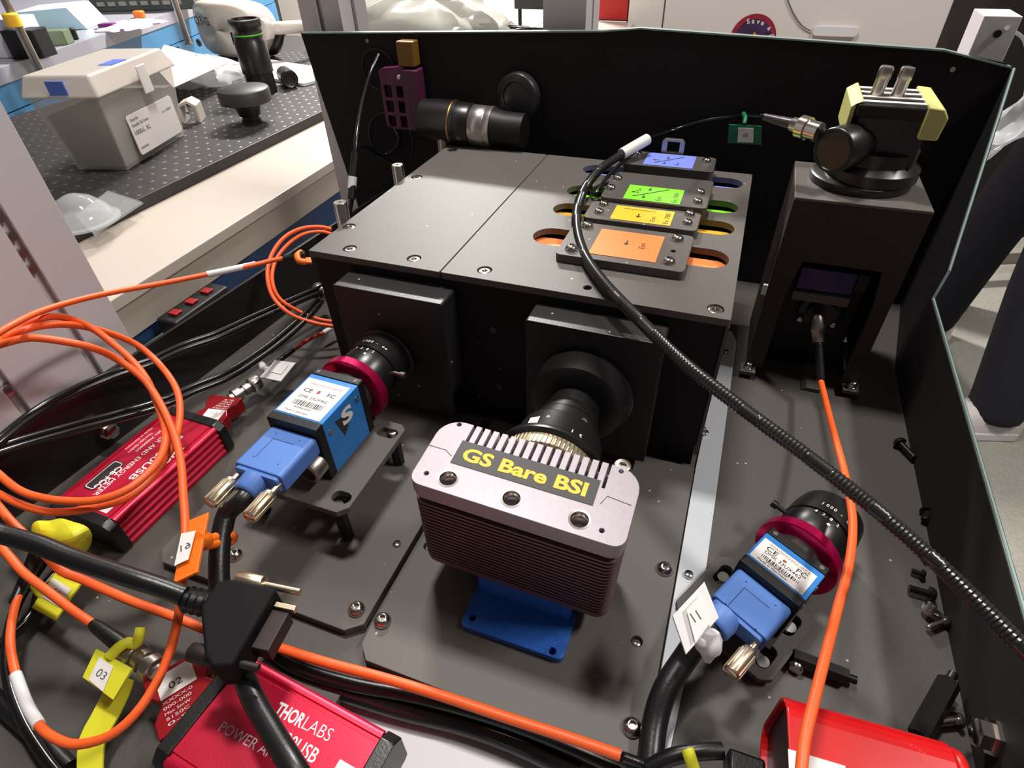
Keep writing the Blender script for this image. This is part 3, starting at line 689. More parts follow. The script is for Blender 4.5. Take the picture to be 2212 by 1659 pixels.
# ================================================================== INDUSTRIAL CAMERAS (blue)
def lens_ring_text(items, F, zc, r, parent, m=WINK):
    """characters wrapped on a barrel: (string, x along the axis, angle from top towards -y, height)"""
    R3 = F.to_3x3()
    for s_, x_, ang, h_ in items:
        a_ = math.radians(ang)
        for k_, ch in enumerate(s_):
            if ch == ' ': continue
            aa = a_+k_*h_*.95/r
            o_ = F @ Vector((x_, -math.sin(aa)*(r+.06), zc+math.cos(aa)*(r+.06)))
            text(ch, o_, R3 @ Vector((0, -math.cos(aa), -math.sin(aa))), R3 @ Vector((1, 0, 0)), h_, m, parent, depth=.02, bold=.02)
def blue_camera(F, w_, h_, L, label, zc, lens_x, ring_r, bar_r, bar_end, rear, side_logo=True):
    t = thing('industrial_camera', label, 'camera', F)
    w2 = w_/2
    body = MB(F).prism([(-w2, .4), (w2, .4), (w2, h_-.4), (-w2, h_-.4)], rear, L-4.5, 0).build('housing', CABB, t, .5)
    MB(F).prism(rect(-w2-.2, 0, w2+.2, h_, 1.2, 3), rear-5, rear, 0).build('rear_plate', DKP, t, .4)
    MB(F).prism(rect(-w2-.2, 0, w2+.2, h_, 1.2, 3), L-4.5, L, 0).build('front_plate', DKP, t, .4)
    for y_ in (-w2+3, w2-3): MB(F).lathe((L-2.2, y_, h_), (0, 0, 1), [(-.5, 1.1), (.1, 1.1)], 12).build('plate_screw', GREYP, t)
    R3 = F.to_3x3()
    lx0, lx1 = rear+1, L-8
    lb = MB(F).box(lx0, -w2+2.2, h_-.4+.02, lx1, w2-1.2, h_-.4+.22).build('rating_label', WHT, t)
    RX = R3 @ Vector((0, -1, 0)); RY = R3 @ Vector((1, 0, 0)); LL = lx1-lx0
    def lt(s_, fx, y_, hh, fit, m_=INK, bold=0): text(s_, F @ Vector((lx0+LL*fx, y_, h_-.16)), RX, RY, hh, m_, lb, fit, bold)
    lt('IMAGINGSOURCE', .84, 9.5, 1.5, 19, mat('faded_ink', (170, 130, 110), .7))
    lt('CE', .62, 9.8, 2.5, 5.2, INK, .01); lt('FC', .62, -4.6, 2.5, 4.6, INK, .01); lt('DMK 33UX462', .45, 9.3, 2.0, 17)
    MB(F).box(lx0+LL*.63, .2, h_-.17, lx0+LL*.72, 1.8, h_-.12).build('bin_mark', mat('red_mark', (170, 60, 50), .7), lb)
    bc = MB(F); y_ = 9.3; random.seed(4)
    while y_ > -8.6:
        ww = random.choice((.25, .4, .7)); bc.box(lx0+LL*.24, y_-ww, h_-.17, lx0+LL*.38, y_, h_-.12); y_ -= ww+random.choice((.3, .5))
    bc.build('barcode', INK, lb); lt('00000000', .17, 6.5, 1.1, 10); lt('Made in Germany', .06, 9.8, 1.2, 14)
    # side logo
    if side_logo:
        YS = -w2-.12
        pts = [ON(*p, 1, YS, F) for p in ((723, 911), (761, 888), (746, 941))]
        MB(F).prism([(p.x, p.z) for p in pts], YS, YS-.08, 1).build('logo_mark', INK, t, label='black triangle mark')
        c_ = ON(742, 918, 1, YS-.2, F)
        text('S', F @ Vector((c_.x, YS-.1, c_.z-1)), R3 @ Vector((1, 0, 0)), R3 @ Vector((0, 0, 1)), 9, WHT, t, 9, .04, name='logo_letter')
    for x_, z_ in ((rear+4, h_-9), (L-8, h_-7)):
        MB(F).lathe((x_, -w2-.05, z_), (0, -1, 0), [(0, 1.5), (.5, 1.5), (.5, .8), (.2, .7)], 16).build('side_screw', STEEL, t)
    # lens
    ln = thing('camera_lens', label.replace('camera', 'camera lens', 1) if False else ('black engraved lens with magenta ring screwed on ' + ('the upright blue camera' if side_logo else 'the tilted blue camera at right')), 'lens', F @ frame((L, 0, zc)))
    ax = (1, 0, 0); o_ = (0, 0, zc)
    MB(F).lathe((L+.1, 0, zc), ax, [(0, w2*.93), (lens_x-L-.2, w2*.93)], 40).build('mount_collar', mat('collar_black', (48, 46, 44), .4), ln)
    MB(F).lathe((lens_x, 0, zc), ax, [(0, ring_r-.8), (.5, ring_r), (5.2, ring_r), (5.8, ring_r-.8), (5.8, 10)], 56).build('lock_ring', MAG, ln, label='magenta anodised ring')
    MB(F).lathe((lens_x+5.8, 0, zc), ax, [(0, bar_r-.4), (.4, bar_r), (14, bar_r), (14.2, bar_r-.5), (14.7, bar_r-.5), (14.9, bar_r+.5), (24, bar_r+.5), (bar_end-lens_x-6, bar_r-.4), (bar_end-lens_x-5.8, bar_r-2), (bar_end-lens_x-8, bar_r-3)], 56).build('barrel', LENS, ln)
    MB(F).lathe((lens_x+15, -math.sin(.15)*(bar_r), zc+math.cos(.15)*(bar_r)), (0, -.15, 1), [(-.4, .9), (.25, .8)], 12).build('index_dot', WHT, ln)
    lens_ring_text([('4 2.8 2', lens_x+17.5, -20, 1.9), ('1000 - oo', lens_x+24.5, -18, 1.9)], F, zc, bar_r+.5, ln)
    q = F @ Vector((lens_x+18, -bar_r*math.cos(.2) if side_logo else bar_r, zc))
    MB(F).lathe((lens_x+20, (-1 if side_logo else 1)*(bar_r), zc+2), (0, -1 if side_logo else 1, 0), [(-.5, 1.2), (4, 1.2), (4.2, 2), (7, 2)], 14).build('lock_screw', STEELR if side_logo else RUB, ln)
    return t, ln
F1 = frame((-174.4, 152.9, 33.5), math.radians(88.5))
cam1, ln1 = blue_camera(F1, 29, 35.3, 38.4, 'blue industrial camera with white rating label standing on the black legged stand', 18.6, 44, 20, 16, 79.5, 3)
k2 = .972
F2 = frame((49.6*k2, 168.9*k2, 260-261.2*k2), math.radians(62), math.radians(4.3), math.radians(4.6))
cam2, ln2 = blue_camera(F2, 28.4, 28.4, 24.3, 'blue industrial camera tilted on the low black bracket at the right', 15, 29, 19.4, 16.3, 66, 1.5, False)

def plug(F, h, x0, x1, w_, th, label, screws, cable_r, neck_y):
    t = thing('camera_plug', label, 'plug', F @ frame((x0, 0, h-th)))
    mb = MB(F)
    zc = h-th/2
    mb.prism(rect(-w_/2, h-th, w_/2, h, 2.2, 4), x1+2, x0, 0); mb.build('shell', PLUG, t, .6)
    MB(F).prism(rect(-w_/2+1.5, h-th+1.2, w_/2-1.5, h-1.0, 1.8, 4), x1, x1+2.2, 0).build('shell_end', PLUG, t, .4)
    for dx, dy in ((-4, 7), (-4, -7), (-20, 7), (-20, -7)): MB(F).lathe((x0+dx, dy, h), (0, 0, 1), [(-.2, .4), (.05, .4)], 8).build('dimple', mat('dimple_blue', (30, 50, 100), .7), t)
    yy = [(-7, -6), (-7, -18)]
    MB(F).box(x0-7.3, -6, h+.01, x0-7, 6, h+.08).build('moulded_line', mat('dimple_blue', (30, 50, 100), .7), t)
    MB(F).box(x0-20, 5.8, h+.01, x0-7, 6.1, h+.08).build('moulded_line', mat('dimple_blue', (30, 50, 100), .7), t)
    MB(F).lathe((x1+.5, neck_y, zc), (-1, 0, -.08), [(0, cable_r+2.2), (7, cable_r+1.8), (8.5, cable_r+.8), (8.6, cable_r)], 28).build('strain_relief', PLUG, t)
    for sy in screws:
        s_ = MB(F); s_.lathe((x1+2, sy, zc), (-1, 0, 0), [(0, 1.5), (6, 1.5), (6.2, 3.0), (7, 3.3), (20, 3.3), (20.6, 2.6)], 20); s_.build('thumb_screw', GOLD, t)
        g = MB(F)
        for k_ in range(10):
            a_ = 2*PI*k_/10; g.box(0, 0, 0, 0, 0, 0) if False else g.cyl((x1-6, sy+3.2*math.cos(a_), zc+3.2*math.sin(a_)), (x1-17.5, sy+3.2*math.cos(a_), zc+3.2*math.sin(a_)), .45, n=6)
        g.build('grip_rib', GOLD, t)
    return t
plug(F1, 30, -2.2, -30, 27, 11, 'blue screw lock plug in the upright blue camera', (11, -11), 4.0, 1)
plug(F2, 24.5, -3.8, -26, 26, 10, 'blue screw lock plug in the tilted blue camera at right', (-10,), 5.0, 5)
t = thing('round_connector', 'round steel socket on the back of the upright blue camera', 'connector', F1 @ frame((-2, -10, 9)))
MB(F1).lathe((-2.2, -9.5, 12), (-1, 0, 0), [(0, 6.2), (8, 6.2), (8.6, 5.6), (8.6, 4.6), (1.5, 4.4)], 32).build('socket_shell', STEELR, t)

# stand 1
t = thing('camera_stand', 'black four legged plate stand under the upright blue camera', 'stand', (-174, 165, 5.2))
MB().prism([(-208, 134), (-147, 134), (-142.5, 138.5), (-142.5, 196), (-146, 199), (-208, 199)], 29, 33, 2, [slot(-155, -144.6, 143, 3.4), slot(-157, -144.6, 190.5, 3.4)]).build('stand_plate', BLK2, t, .4)
for x, y in ((-203, 139), (-150, 139), (-203, 194), (-150, 194)):
    MB().cyl((x, y, 5.2), (x, y, 29), 3.4, n=6).build('leg', DKP, t)
    MB().lathe((x, y, 28.8), (0, 0, 1), [(0, 3.1), (2.6, 3.1), (2.8, 2.6), (2.8, 1.5), (1.2, 1.4)], 24).build('leg_screw', STEEL, t)
# mount 2 (low bracket)
yw = math.radians(62)
Fm = frame((F2.translation.x, F2.translation.y, 0), yw)
c4 = [ON(px, py, 2, 6.2, Fm) for px, py in ((1452, 1300), (1570, 1190), (1765, 1345), (1650, 1490))]
t = thing('camera_bracket', 'low black slotted bracket under the tilted blue camera', 'bracket', Fm)
xs = [p.x for p in c4]; ys = [p.y for p in c4]
bx0, bx1, by0, by1 = (c4[0].x+c4[3].x)/2, (c4[1].x+c4[2].x)/2, (c4[2].y+c4[3].y)/2, (c4[0].y+c4[1].y)/2
MB(Fm).prism([(bx0+4, by0), (bx1-4, by0), (bx1, by0+4), (bx1, by1-4), (bx1-4, by1), (bx0+4, by1), (bx0, by1-4), (bx0, by0+4)], 3, 6.2, 2,
    [slot(bx0+5, bx0+17, by0+7, 3), slot(bx1-17, bx1-5, by0+7, 3), slot(bx0+5, bx0+17, by1-7, 3), slot(bx1-17, bx1-5, by1-7, 3)]).build('bracket_plate', BLK, t, .3)
MB(Fm).box(bx0+14, -15, 6.3, 22, 15, 7.6).build('riser', DKP, t)
for x, y in ((bx0+10, by0+7), (bx1-10, by0+7), (bx0+10, by1-7), (bx1-10, by1-7)):
    MB(Fm).lathe((x, y, .2), (0, 0, 1), [(0, 2.8), (2.9, 2.8)], 16).build('spacer', STEEL, t)

# ================================================================== GREY SCIENTIFIC CAMERA
FG = frame((-95.9, 126.3, 84.1), math.radians(-.3), math.radians(2.7), math.radians(3.9))
G = thing('scientific_camera', 'pinkish grey finned camera labelled GS Bare BSI at the centre', 'camera', FG @ frame((0, 0, -61)))
GW, GD, GH = 87, 36, 60
def comb():
    r = 6.5; o = []
    for cx, cy, a in ((GW-r, r*.5, -PI/2),): o += []
    o = [(2, 0), (GW-2, 0)]
    def arc(cx, cy, r_, a0, n=6): return [(cx+r_*math.cos(a0+PI/2*k/n), cy+r_*math.sin(a0+PI/2*k/n)) for k in range(n+1)]
    o = arc(5, 5, 5, PI)+arc(GW-5, 5, 5, -PI/2)+arc(GW-10, GD-10, 10, 0)
    x = GW-13
    while x > 13:
        o += [(x, GD), (x, GD-12.5), (x-1.25, GD-12.5), (x-1.25, GD)]; x -= 3.95
    o += arc(10, GD-10, 10, PI/2)
    return o
big = [ON(px, py, 2, 0, FG) for px, py in ((968, 1033), (1105, 1076), (1252, 1122))]
small = [ON(px, py, 2, 0, FG) for px, py in ((921, 1022), (1300, 1146), (992, 917), (1342, 1018))]
MB(FG).prism(comb(), -7, 0, 2, [circ(p.x, p.y, 3.5, 24) for p in big]+[circ(p.x, p.y, 1.0, 12) for p in small]).build('top_shell', ALU, G, .22)
MB(FG).prism(rect(.3, .3, GW-.3, GD-.3, 5), -9.5, -7).build('top_shell', ALU, G, .3)
MB(FG).prism(rect(3, 3, GW-3, GD-2, 5), -GH, -9.5).build('core', mat('core_dark', (46, 36, 38), .5, .3), G)
fb = MB(FG); z_ = -12.2
while z_ > -GH+3:
    fb.prism(rect(0, 0, GW, GD-1, 6), z_-1.3, z_); z_ -= 2.55
fb.build('cooling_fins', FIN, G)
MB(FG).prism(rect(.2, .2, GW-.2, GD-1, 6), -GH, -GH+2.2).build('bottom_shell', FIN, G, .3)
for p in big:
    MB(FG).lathe((p.x, p.y, -.15), (0, 0, 1), [(0, 4.3), (.25, 4.3), (.2, 3.5), (-1, 3.3), (-1.4, 3.5), (-2.2, 3.1), (-2.8, 3.4), (-3.6, 3.0), (-6, 3.0)], 28, False).build('threaded_insert', STEEL, G)
sc = [ON(px, py, 2, 0, FG) for px, py in ((999, 952), (1297, 1038), (1281, 1093), (973, 999))]
sx0, sx1 = (sc[0].x+sc[3].x)/2, (sc[1].x+sc[2].x)/2; sy0, sy1 = (sc[2].y+sc[3].y)/2, (sc[0].y+sc[1].y)/2
nl = MB(FG).box(sx0, sy0, .03, sx1, sy1, .25).build('name_label', mat('black_label_tape', (44, 39, 38), .55), G, label='black tape label with yellow words')
R3 = FG.to_3x3(); GX = R3 @ Vector((1, 0, 0)); GY = R3 @ Vector((0, 1, 0))
text('GS Bare BSI', FG @ Vector((sx0+3.2, sy0+(sy1-sy0)*.24, .3)), GX, GY, (sy1-sy0)*.52, YEL, nl, sx1-sx0-7, .035)
for pts in (((925, 961), (963, 972), (975, 985)), ((1297, 1088), (1312, 1072), (1364, 1092))):
    MB().tube([FG @ (ON(*p, 2, 0, FG)+Vector((0, 0, .02))) for p in pts], .16, 6, 500, False).build('seam_line', mat('seam_brown', (70, 60, 60), .6), G)
p = ON(1338, 996, 2, 0, FG)
MB(FG).lathe((GW-9, GD+1.5, -7), (0, 0, 1), [(-4, 3.6), (6, 3.6), (6.5, 3), (6.5, 1.6), (5, 1.4)], 24).build('rear_knob', STEELR, G)
# lens of the scientific camera
la = Vector((-51.5, 162.5, 58.5))
G2 = thing('relay_lens', 'large black ribbed lens with gold knurled ring between grey camera and its hood', 'lens', la-Vector((0, 0, 21)))
MB().lathe(la, (0, 1, 0), [(0, 19), (3, 19)], 56).build('mount_thread', LENS, G2)
gr = MB().lathe(la+Vector((0, 3, 0)), (0, 1, 0), [(0, 22), (.4, 23.3), (6, 23.3), (6.4, 22)], 64)
for i in range(72):
    a_ = 2*PI*i/72; cc = la+Vector((23.2*math.cos(a_), 0, 23.2*math.sin(a_)))
    gr.cyl(cc+Vector((0, 3.6, 0)), cc+Vector((0, 8.8, 0)), .45, n=5)
gr.build('knurled_ring', mat('champagne_metal', (205, 190, 160), .35, .9), G2, label='gold knurled ring')
MB().lathe(la+Vector((0, 9.4, 0)), (0, 1, 0), [(0, 24), (1, 25.4), (3.2, 25.4), (4, 24.6), (4, 22), (4.4, 21.8), (18, 20.4), (19, 20), (19, 19), (19.8, 19), (20, 18), (27, 16.5), (27, 15.6), (27.8, 15.6), (28, 16), (35, 14.6), (35.2, 13.4), (44, 13.2), (44, 18), (46, 24), (58, 25), (60, 24), (60.5, 18)], 64).build('barrel', LENS, G2)
fl = frame(la)
for a_, x_, m_, s_ in ((-28, 18.5, WHT, 3),):
    aa = math.radians(a_); q = la+Vector((math.sin(aa)*21.5, x_, math.cos(aa)*21.5)); n_ = Vector((math.sin(aa), 0.06, math.cos(aa))); tx = Vector((math.cos(aa), 0, -math.sin(aa)))
    card([q+tx*2.6+N1*2.6+n_*.3, q-tx*2.6+N1*2.6+n_*.3, q-tx*2.6-N1*2.6+n_*.3, q+tx*2.6-N1*2.6+n_*.3], .25).build('white_mark', WHT, G2)
for s_, a_, x_ in (('1.5', 22, 15.5), ('2', 62, 13)):
    for k_, ch in enumerate(s_):
        aa = math.radians(a_)+k_*.085; q = la+Vector((math.sin(aa)*21.9, x_, math.cos(aa)*21.9))
        text(ch, q, (math.cos(aa), 0, -math.sin(aa)), (0, 1, 0), 2.4, WINK, G2, bold=.02)
for a_, x_, r_ in ((-12, 22, .9), (-12, 18, .9), (35, 30, 1.6)):
    aa = math.radians(a_); q = la+Vector((math.sin(aa)*(20.6 if x_ < 25 else 18.2), x_, math.cos(aa)*(20.6 if x_ < 25 else 18.2)))
    MB().lathe(q, (math.sin(aa), 0, math.cos(aa)), [(-.3, r_), (.4, r_)], 14).build('set_screw', RUB if r_ < 1 else STEELR, G2)
# blue 3-D printed bracket
t = thing('printed_bracket', 'bright blue 3D printed bracket with two holes under the grey camera', 'bracket', (-50, 125, 5.2))
bz = 9
pc = [U(px, py, bz) for px, py in ((997, 1345), (1212, 1432), (1240, 1345), (1030, 1265))]
x0, x1 = (pc[0].x+pc[3].x)/2, (pc[1].x+pc[2].x)/2; y0 = (pc[0].y+pc[1].y)/2; y1 = 136
h1, h2 = U(1021, 1334, bz), U(1193, 1406, bz)
MB().prism(rect(x0, y0, x1, y1, 2.5), 5.2, bz, 2, [circ(h1.x, h1.y, 1.7, 16), circ(h2.x, h2.y, 1.7, 16)]).build('foot_plate', BLUE3D, t, .4)
MB().box(x0+2, y1-5, bz-.5, x1-2, y1, 22).build('upright', BLUE3D, t, .4)
MB(FG).box(12, 3, -GH-6, GW-10, GD-3, -GH-.2).build('cradle', BLUE3D, t, .6)
MB().box(x0+4, y1-8, 20, x1-6, y1+8, 24).build('cradle', BLUE3D, t, .4) if False else None

# ================================================================== TALL BLACK BLOCK + HEAD (right rear)
t = thing('shutter_housing', 'tall black sheet metal housing with arched front opening right of the big housing', 'housing', (70, 380, 0))
bx0, bx1, by0, by1, bz1 = 35.3, 104, 352, 412, 124
MB().prism([(bx0, 6), (46, 6), (46, 66), (50, 88), (92, 88), (95, 66), (95, 6), (bx1, 6), (bx1, bz1), (bx0, bz1)], by0, by0+2, 1).build('front_sheet', mat('brown_black_sheet', (62, 54, 52), .65, bump=.2, spec=.25), t, .2)
MB().box(bx0, by0+2, 6, bx0+2, by1, bz1).build('side_sheet', mat('brown_black_sheet', (62, 54, 52), .65, bump=.2, spec=.25), t)
MB().box(bx1-2, by0+2, 6, bx1, by1, bz1).build('side_sheet', mat('brown_black_sheet', (62, 54, 52), .65, bump=.2, spec=.25), t)
MB().box(bx0, by0-.3, bz1, bx1, by1, bz1+2).build('top_sheet', BLK2, t, .5)
MB().box(bx0+2, by1-2, 2, bx1-2, by1, bz1).build('rear_sheet', mat('brown_black_sheet', (62, 54, 52), .65, bump=.2, spec=.25), t)
for x, sx in ((37, -1), (101.5, 1)):
    f_ = MB().box(x-5, by0-7, 3, x+5, by0+3, 6).build('foot', BLK2, t, .3)
    MB().lathe((x, by0-3, 6), (0, 0, 1), [(0, 3.2), (1.4, 3.2), (1.5, 2.6), (4.4, 2.5), (5, 1.9)], 20).build('foot_bolt', STEEL, f_)
    MB().cyl((x, by0-3, .2), (x, by0-3, 3), 2.6).build('foot_spacer', DKP, f_)
t = thing('shutter_module', 'black fibre coupler with round flange and blue filter glass inside the tall housing', 'module', (68, 370, 0))
MB().box(48, 372, 1, 92, 376, 95).build('mount_wall', DKP, t)
q = UY(1775, 680, 364)
MB().lathe((q.x, 372, q.z), (0, -1, 0), [(0, 14), (4, 14), (4.6, 13.4), (4.6, 9), (8, 8.6), (8.2, 5)], 40).build('flange', LENS, t)
for px, py in ((1728, 692), (1800, 705)):
    s_ = UY(px, py, 364); MB().lathe((s_.x, 370, s_.z), (0, -1, 0), [(0, 2), (5.4, 2), (5.8, 1.5)], 14).build('flange_screw', STEEL, t)
g0, g1 = UY(1733, 577, 360), UY(1838, 640, 360)
MB().box(g0.x, 360, g1.z, g1.x, 366, g0.z).build('filter_glass', GLASSB, t, .6, label='glossy blue glass')
MB().box(g0.x-1, 358, g1.z-7, g1.x, 366, g1.z-1).build('glass_ledge', mat('grey_ledge', (92, 90, 90), .5), t, .3)
MB().box(g1.x, 358, g1.z+5, g1.x+6, 364, g1.z+16).build('glass_clamp', RUB, t, .3)
# angle bracket below
solo('angle_bracket', MB().prism([(72, 0.3), (84, .3), (84, 3), (75, 3)], 344, 372, 1), BLK2, 'small dark angle strip at the foot of the tall housing', 'bracket', bev=.3)
# white slip on side of housing
solo('paper_chip', MB().box(32.2, 352, 62, 35, 354, 69), WPL, 'tiny white chip at the left edge of the tall housing', 'chip', bev=.2)

# head on top
HY = 385
hd = thing('laser_head', 'black detector head wrapped in yellow green tape on top of the tall housing', 'detector', (70, HY, 126.3))
MB().lathe((70, HY+2, 126.2), (0, 0, 1), [(0, 27), (4, 27), (5, 25.5)], 56).build('base_disc', LENS, hd)
MB().box(82, 352, 126.3, 88, 362, 127.4).build('disc_slot', HOLE, hd) if False else None
MB().lathe((74, HY, 131), (0, 0, 1), [(0, 24), (6, 24), (9, 20), (16, 20)], 48).build('column', LENS, hd)
MB().box(56, HY-15, 140, 90, HY+22, 166).build('head_block', LENS, hd, 1)
MB().lathe((62, HY-8, 150), (-.62, -.78, 0), [(-6, 10.5), (10, 10.5), (10.6, 11.8), (22, 11.8), (23, 11.2), (23.2, 10), (22.7, 9.6)], 48).build('side_barrel', LENS, hd)
MB().box(54, HY-17, 165, 92, HY+24, 171.5).build('head_cap', DKP, hd, 1)
for i in range(4):
    y_ = HY-13+i*9.5; MB().box(56, y_, 171.5, 86, y_+3.4, 172.2).build('white_stripe', WHT, hd)
MB().prism([(86, 157), (95, 157), (96, 168), (93, 172.3), (86, 172.8)], HY-20, HY+25, 1).build('tape_wrap', mat('yellow_green_tape', (196, 192, 118), .5, bump=.4, bscale=200), hd, .8)
MB().prism([(51.5, 154), (53.4, 154), (53.6, 171), (57, 172.4), (56, 173.2), (51.2, 170)], HY-16, HY+24, 1).build('tape_wrap', mat('yellow_green_tape', (196, 192, 118), .5, bump=.4, bscale=200), hd, .5)
for px in (1887, 1932):
    b_ = UY(px-2, 226, HY+2); MB().lathe((b_.x, HY+2, 171), (.06, 0, 1), [(0, 3.2), (9, 3.2), (9.3, 3.5), (14, 3.5), (15, 3)], 24).build('sma_post', STEELR, hd)
tl = Vector((-.78, -.62, 0))
a0 = UY(1760, 283, HY-20); b0 = UY(1712, 268, HY-12); c0 = UY(1650, 252, HY-6)
cn = thing('fibre_connector', 'steel threaded fibre connector plugged into the black detector head', 'connector', a0)
MB().lathe(a0, b0-a0, [(-3, 5), (4, 5), (4.2, 6), (9, 6), (9.2, 4), ((b0-a0).length, 3.6)], 24).build('nut', STEEL, cn)
MB().lathe(b0, c0-b0, [(0, 3), ((c0-b0).length, 1.8)], 16).build('boot', mat('dull_purple_boot', (70, 62, 68), .3), cn)

# objective on rear, magenta emitter, round cap
q0, q1, q2, q3 = UY(950, 262, 456), UY(1000, 266, 456), UY(1018, 268, 456), UY(1068, 276, 456)
t = thing('objective_lens', 'dark objective barrel with brass line and silver collar behind the big housing', 'lens', q0-Vector((0, 0, 14)))
ax = (q3-q0).normalized(); ln_ = (q3-q0).length
MB().lathe(q0, ax, [(-14, 16), (0, 17), ((q1-q0).length-3, 17)], 48).build('barrel', LENS, t)
MB().lathe(q0, ax, [((q1-q0).length-8, 17.1), ((q1-q0).length-7.6, 17.4), ((q1-q0).length-6.8, 17.4), ((q1-q0).length-6.4, 17.1)], 48, False).build('brass_line', BRASS, t)
MB().lathe(q0, ax, [((q1-q0).length-3, 16.4), ((q2-q0).length, 16.4), ((q2-q0).length+1.5, 15.6)], 48).build('barrel', LENS, t)
MB().lathe(q0, ax, [((q2-q0).length+1.5, 14.6), ((q2-q0).length+2.4, 15.6), (ln_-6, 15.6), (ln_-5.6, 15.2), (ln_-5, 15.6), (ln_, 15.6)], 48).build('silver_collar', mat('satin_silver', (190, 182, 178), .32, .9), t, label='silver collar')
MB().lathe(q0, ax, [(ln_, 14.5), (ln_+10, 13), (ln_+26, 13)], 40).build('rear_tube', DKP, t)
MB().box(q0.x+10, 452, .3, q0.x+34, 470, q0.z-16).build('lens_holder', DKP, t, 1)
q = UY(1118, 212, 472)
t = thing('round_cap', 'black round threaded cap with faint lettering on the back panel', 'cap', (q.x, 478, q.z))  # a round threaded cap
MB().lathe((q.x, 479.4, q.z), (-.15, -1, 0), [(0, 18), (7, 18), (8, 17), (8.2, 12), (7, 11)], 48).build('cap_body', mat('cap_black', (38, 36, 38), .35), t)
for i, ch in enumerate('ZABER'):
    an = math.radians(250+i*9)
    text(ch, (q.x+14.6*math.cos(an), 470.6, q.z+14.6*math.sin(an)), (-math.sin(an), 0, math.cos(an)), (-math.cos(an), 0, -math.sin(an)), 1.9, WINK, t) if False else None
q = UY(868, 210, 470)
t = thing('pcb_module', 'dim magenta ladder shaped module hanging near the left end of the back panel', 'module', (q.x, 474, q.z-24))
MAGD = mat('dusky_magenta', (105, 40, 78), .5)
x_, z_ = q.x, q.z
MB().prism([(x_-18, z_-24), (x_-10, z_-26), (x_+6, z_-26), (x_+6, z_+24), (x_-14, z_+22), (x_-18, z_+20)], 468, 474, 1, [[(x_-15, z_-12+k*12), (x_-8, z_-12+k*12), (x_-8, z_-3+k*12), (x_-15, z_-3+k*12)] for k in (-1, 0, 1, 2)][:3]+[[(x_-3, z_-12+k*12), (x_+3, z_-12+k*12), (x_+3, z_-3+k*12), (x_-3, z_-3+k*12)] for k in (-1, 0, 1)]).build('ladder_frame', MAGD, t, .4)
MB().box(x_+6, 466, z_-26, x_+19, 479, z_+22).build('side_block', mat('plum_block', (84, 34, 62), .45), t, 1)
MB().box(x_+2, 468, z_+24, x_+17, 479, z_+42).build('top_block', mat('ochre_block', (130, 90, 30), .5), t, .8, label='ochre plastic block')
MB().lathe((x_+1, 467.8, z_+16), (0, -1, 0), [(0, 1.8), (.8, 1.6)], 12).build('lamp_dot', WPL, t)

# ================================================================== POWER METERS (red)
def meter(F, label, flip, tabw=43, Ln=71, H=20.5, txt=True):
    """local: x along length, y across, z up from 0"""
    t = thing('power_meter', label, 'power meter', F)
    prof = [(0, 0), (tabw, 0)]
    side = []
    for k in range(4): side += [(tabw, 2+k*4.4), (tabw-1.2, 2.8+k*4.4), (tabw-1.2, 4.8+k*4.4), (tabw, 5.6+k*4.4)]
    top = [(tabw, H-1.2), (tabw-1.2, H), (tabw-3, H), (tabw-3.4, H-.9), (tabw-4.6, H-.9), (tabw-5, H)]
    topl = [(5, H), (4.6, H-.9), (3.4, H-.9), (3, H), (1.2, H), (0, H-1.2)]
    left = [(tabw-p[0], p[1]) for p in reversed(side)]
    poly = prof[:1]+prof[1:]+side+top+topl+left
    MB(F).prism([(y, z) for y, z in poly], 0, Ln, 0).build('case', RED, t)
    for a_, b_, nm in ((-6, 0, 0), (Ln, Ln+6, 1)):
        MB(F).prism([(-1, 1), (1, -.1), (tabw-1, -.1), (tabw+1, 1), (tabw+1, H-3), (tabw-3, H+.8), (3, H+.8), (-1, H-3)], a_, b_, 0).build('end_cap', RUB, t, .6)
    R3 = F.to_3x3(); s = -1 if flip else 1
    return t
# meter 1 : length along +y (world), top text reads towards -y
m1a, m1b = U(250, 1125, 20.5), U(467, 927, 20.5)
ang = math.atan2((m1b-m1a).y, (m1b-m1a).x)
FM1 = frame((m1a.x, m1a.y, .4), ang)            # local x towards the rear, local y = left ; case spans y 0..43
PM1 = meter(FM1, 'crimson power meter with ribbed side lying by the left panel under orange loops', False)
MWt = FM1.to_3x3()
TX, TY = MWt @ Vector((-1, 0, 0)), MWt @ Vector((0, -1, 0))
def mt(F, par, s_, x, y, h, fit, b_=0, m_=WINK, z=20.52, tx=None, ty=None): return text(s_, F @ Vector((x, y, z)), tx or TX, ty or TY, h, m_, par, fit, b_)
mt(FM1, PM1, 'THORLABS', 52, 10, 4.6, 32, .02)
mt(FM1, PM1, 'PM100USB', 59, 17.5, 4.2, 36, .02)
mt(FM1, PM1, 'POWER AND ENERGY METER', 64, 26, 3.0, 56, .01)
mt(FM1, PM1, 'SN: P0000000', 58, 31, 1.8, 18); mt(FM1, PM1, 'Thorlabs GmbH', 55, 34.5, 1.8, 17); mt(FM1, PM1, 'Made in Germany', 58, 37.8, 1.6, 19)
ce = MB(FM1).prism(rect(10, 28, 31, 36, 2), 20.55, 20.75).build('rating_plate', mat('black_plate_print', (40, 34, 34), .5), PM1)
MB(FM1).prism(rect(10.6, 28.6, 30.4, 35.4, 1.6), 20.76, 20.8, 2, [rect(11.1, 29.1, 29.9, 34.9, 1.4)]).build('plate_outline', WINK, ce)
mt(FM1, ce, 'CE', 28, 30, 4.2, 6, .02, z=20.8); mt(FM1, ce, 'FCC', 20, 30, 4.2, 8, .02, z=20.8)
MB(FM1).box(1.5, 8, 20.55, 12, 18, 20.7).build('paper_label', WHT, PM1)
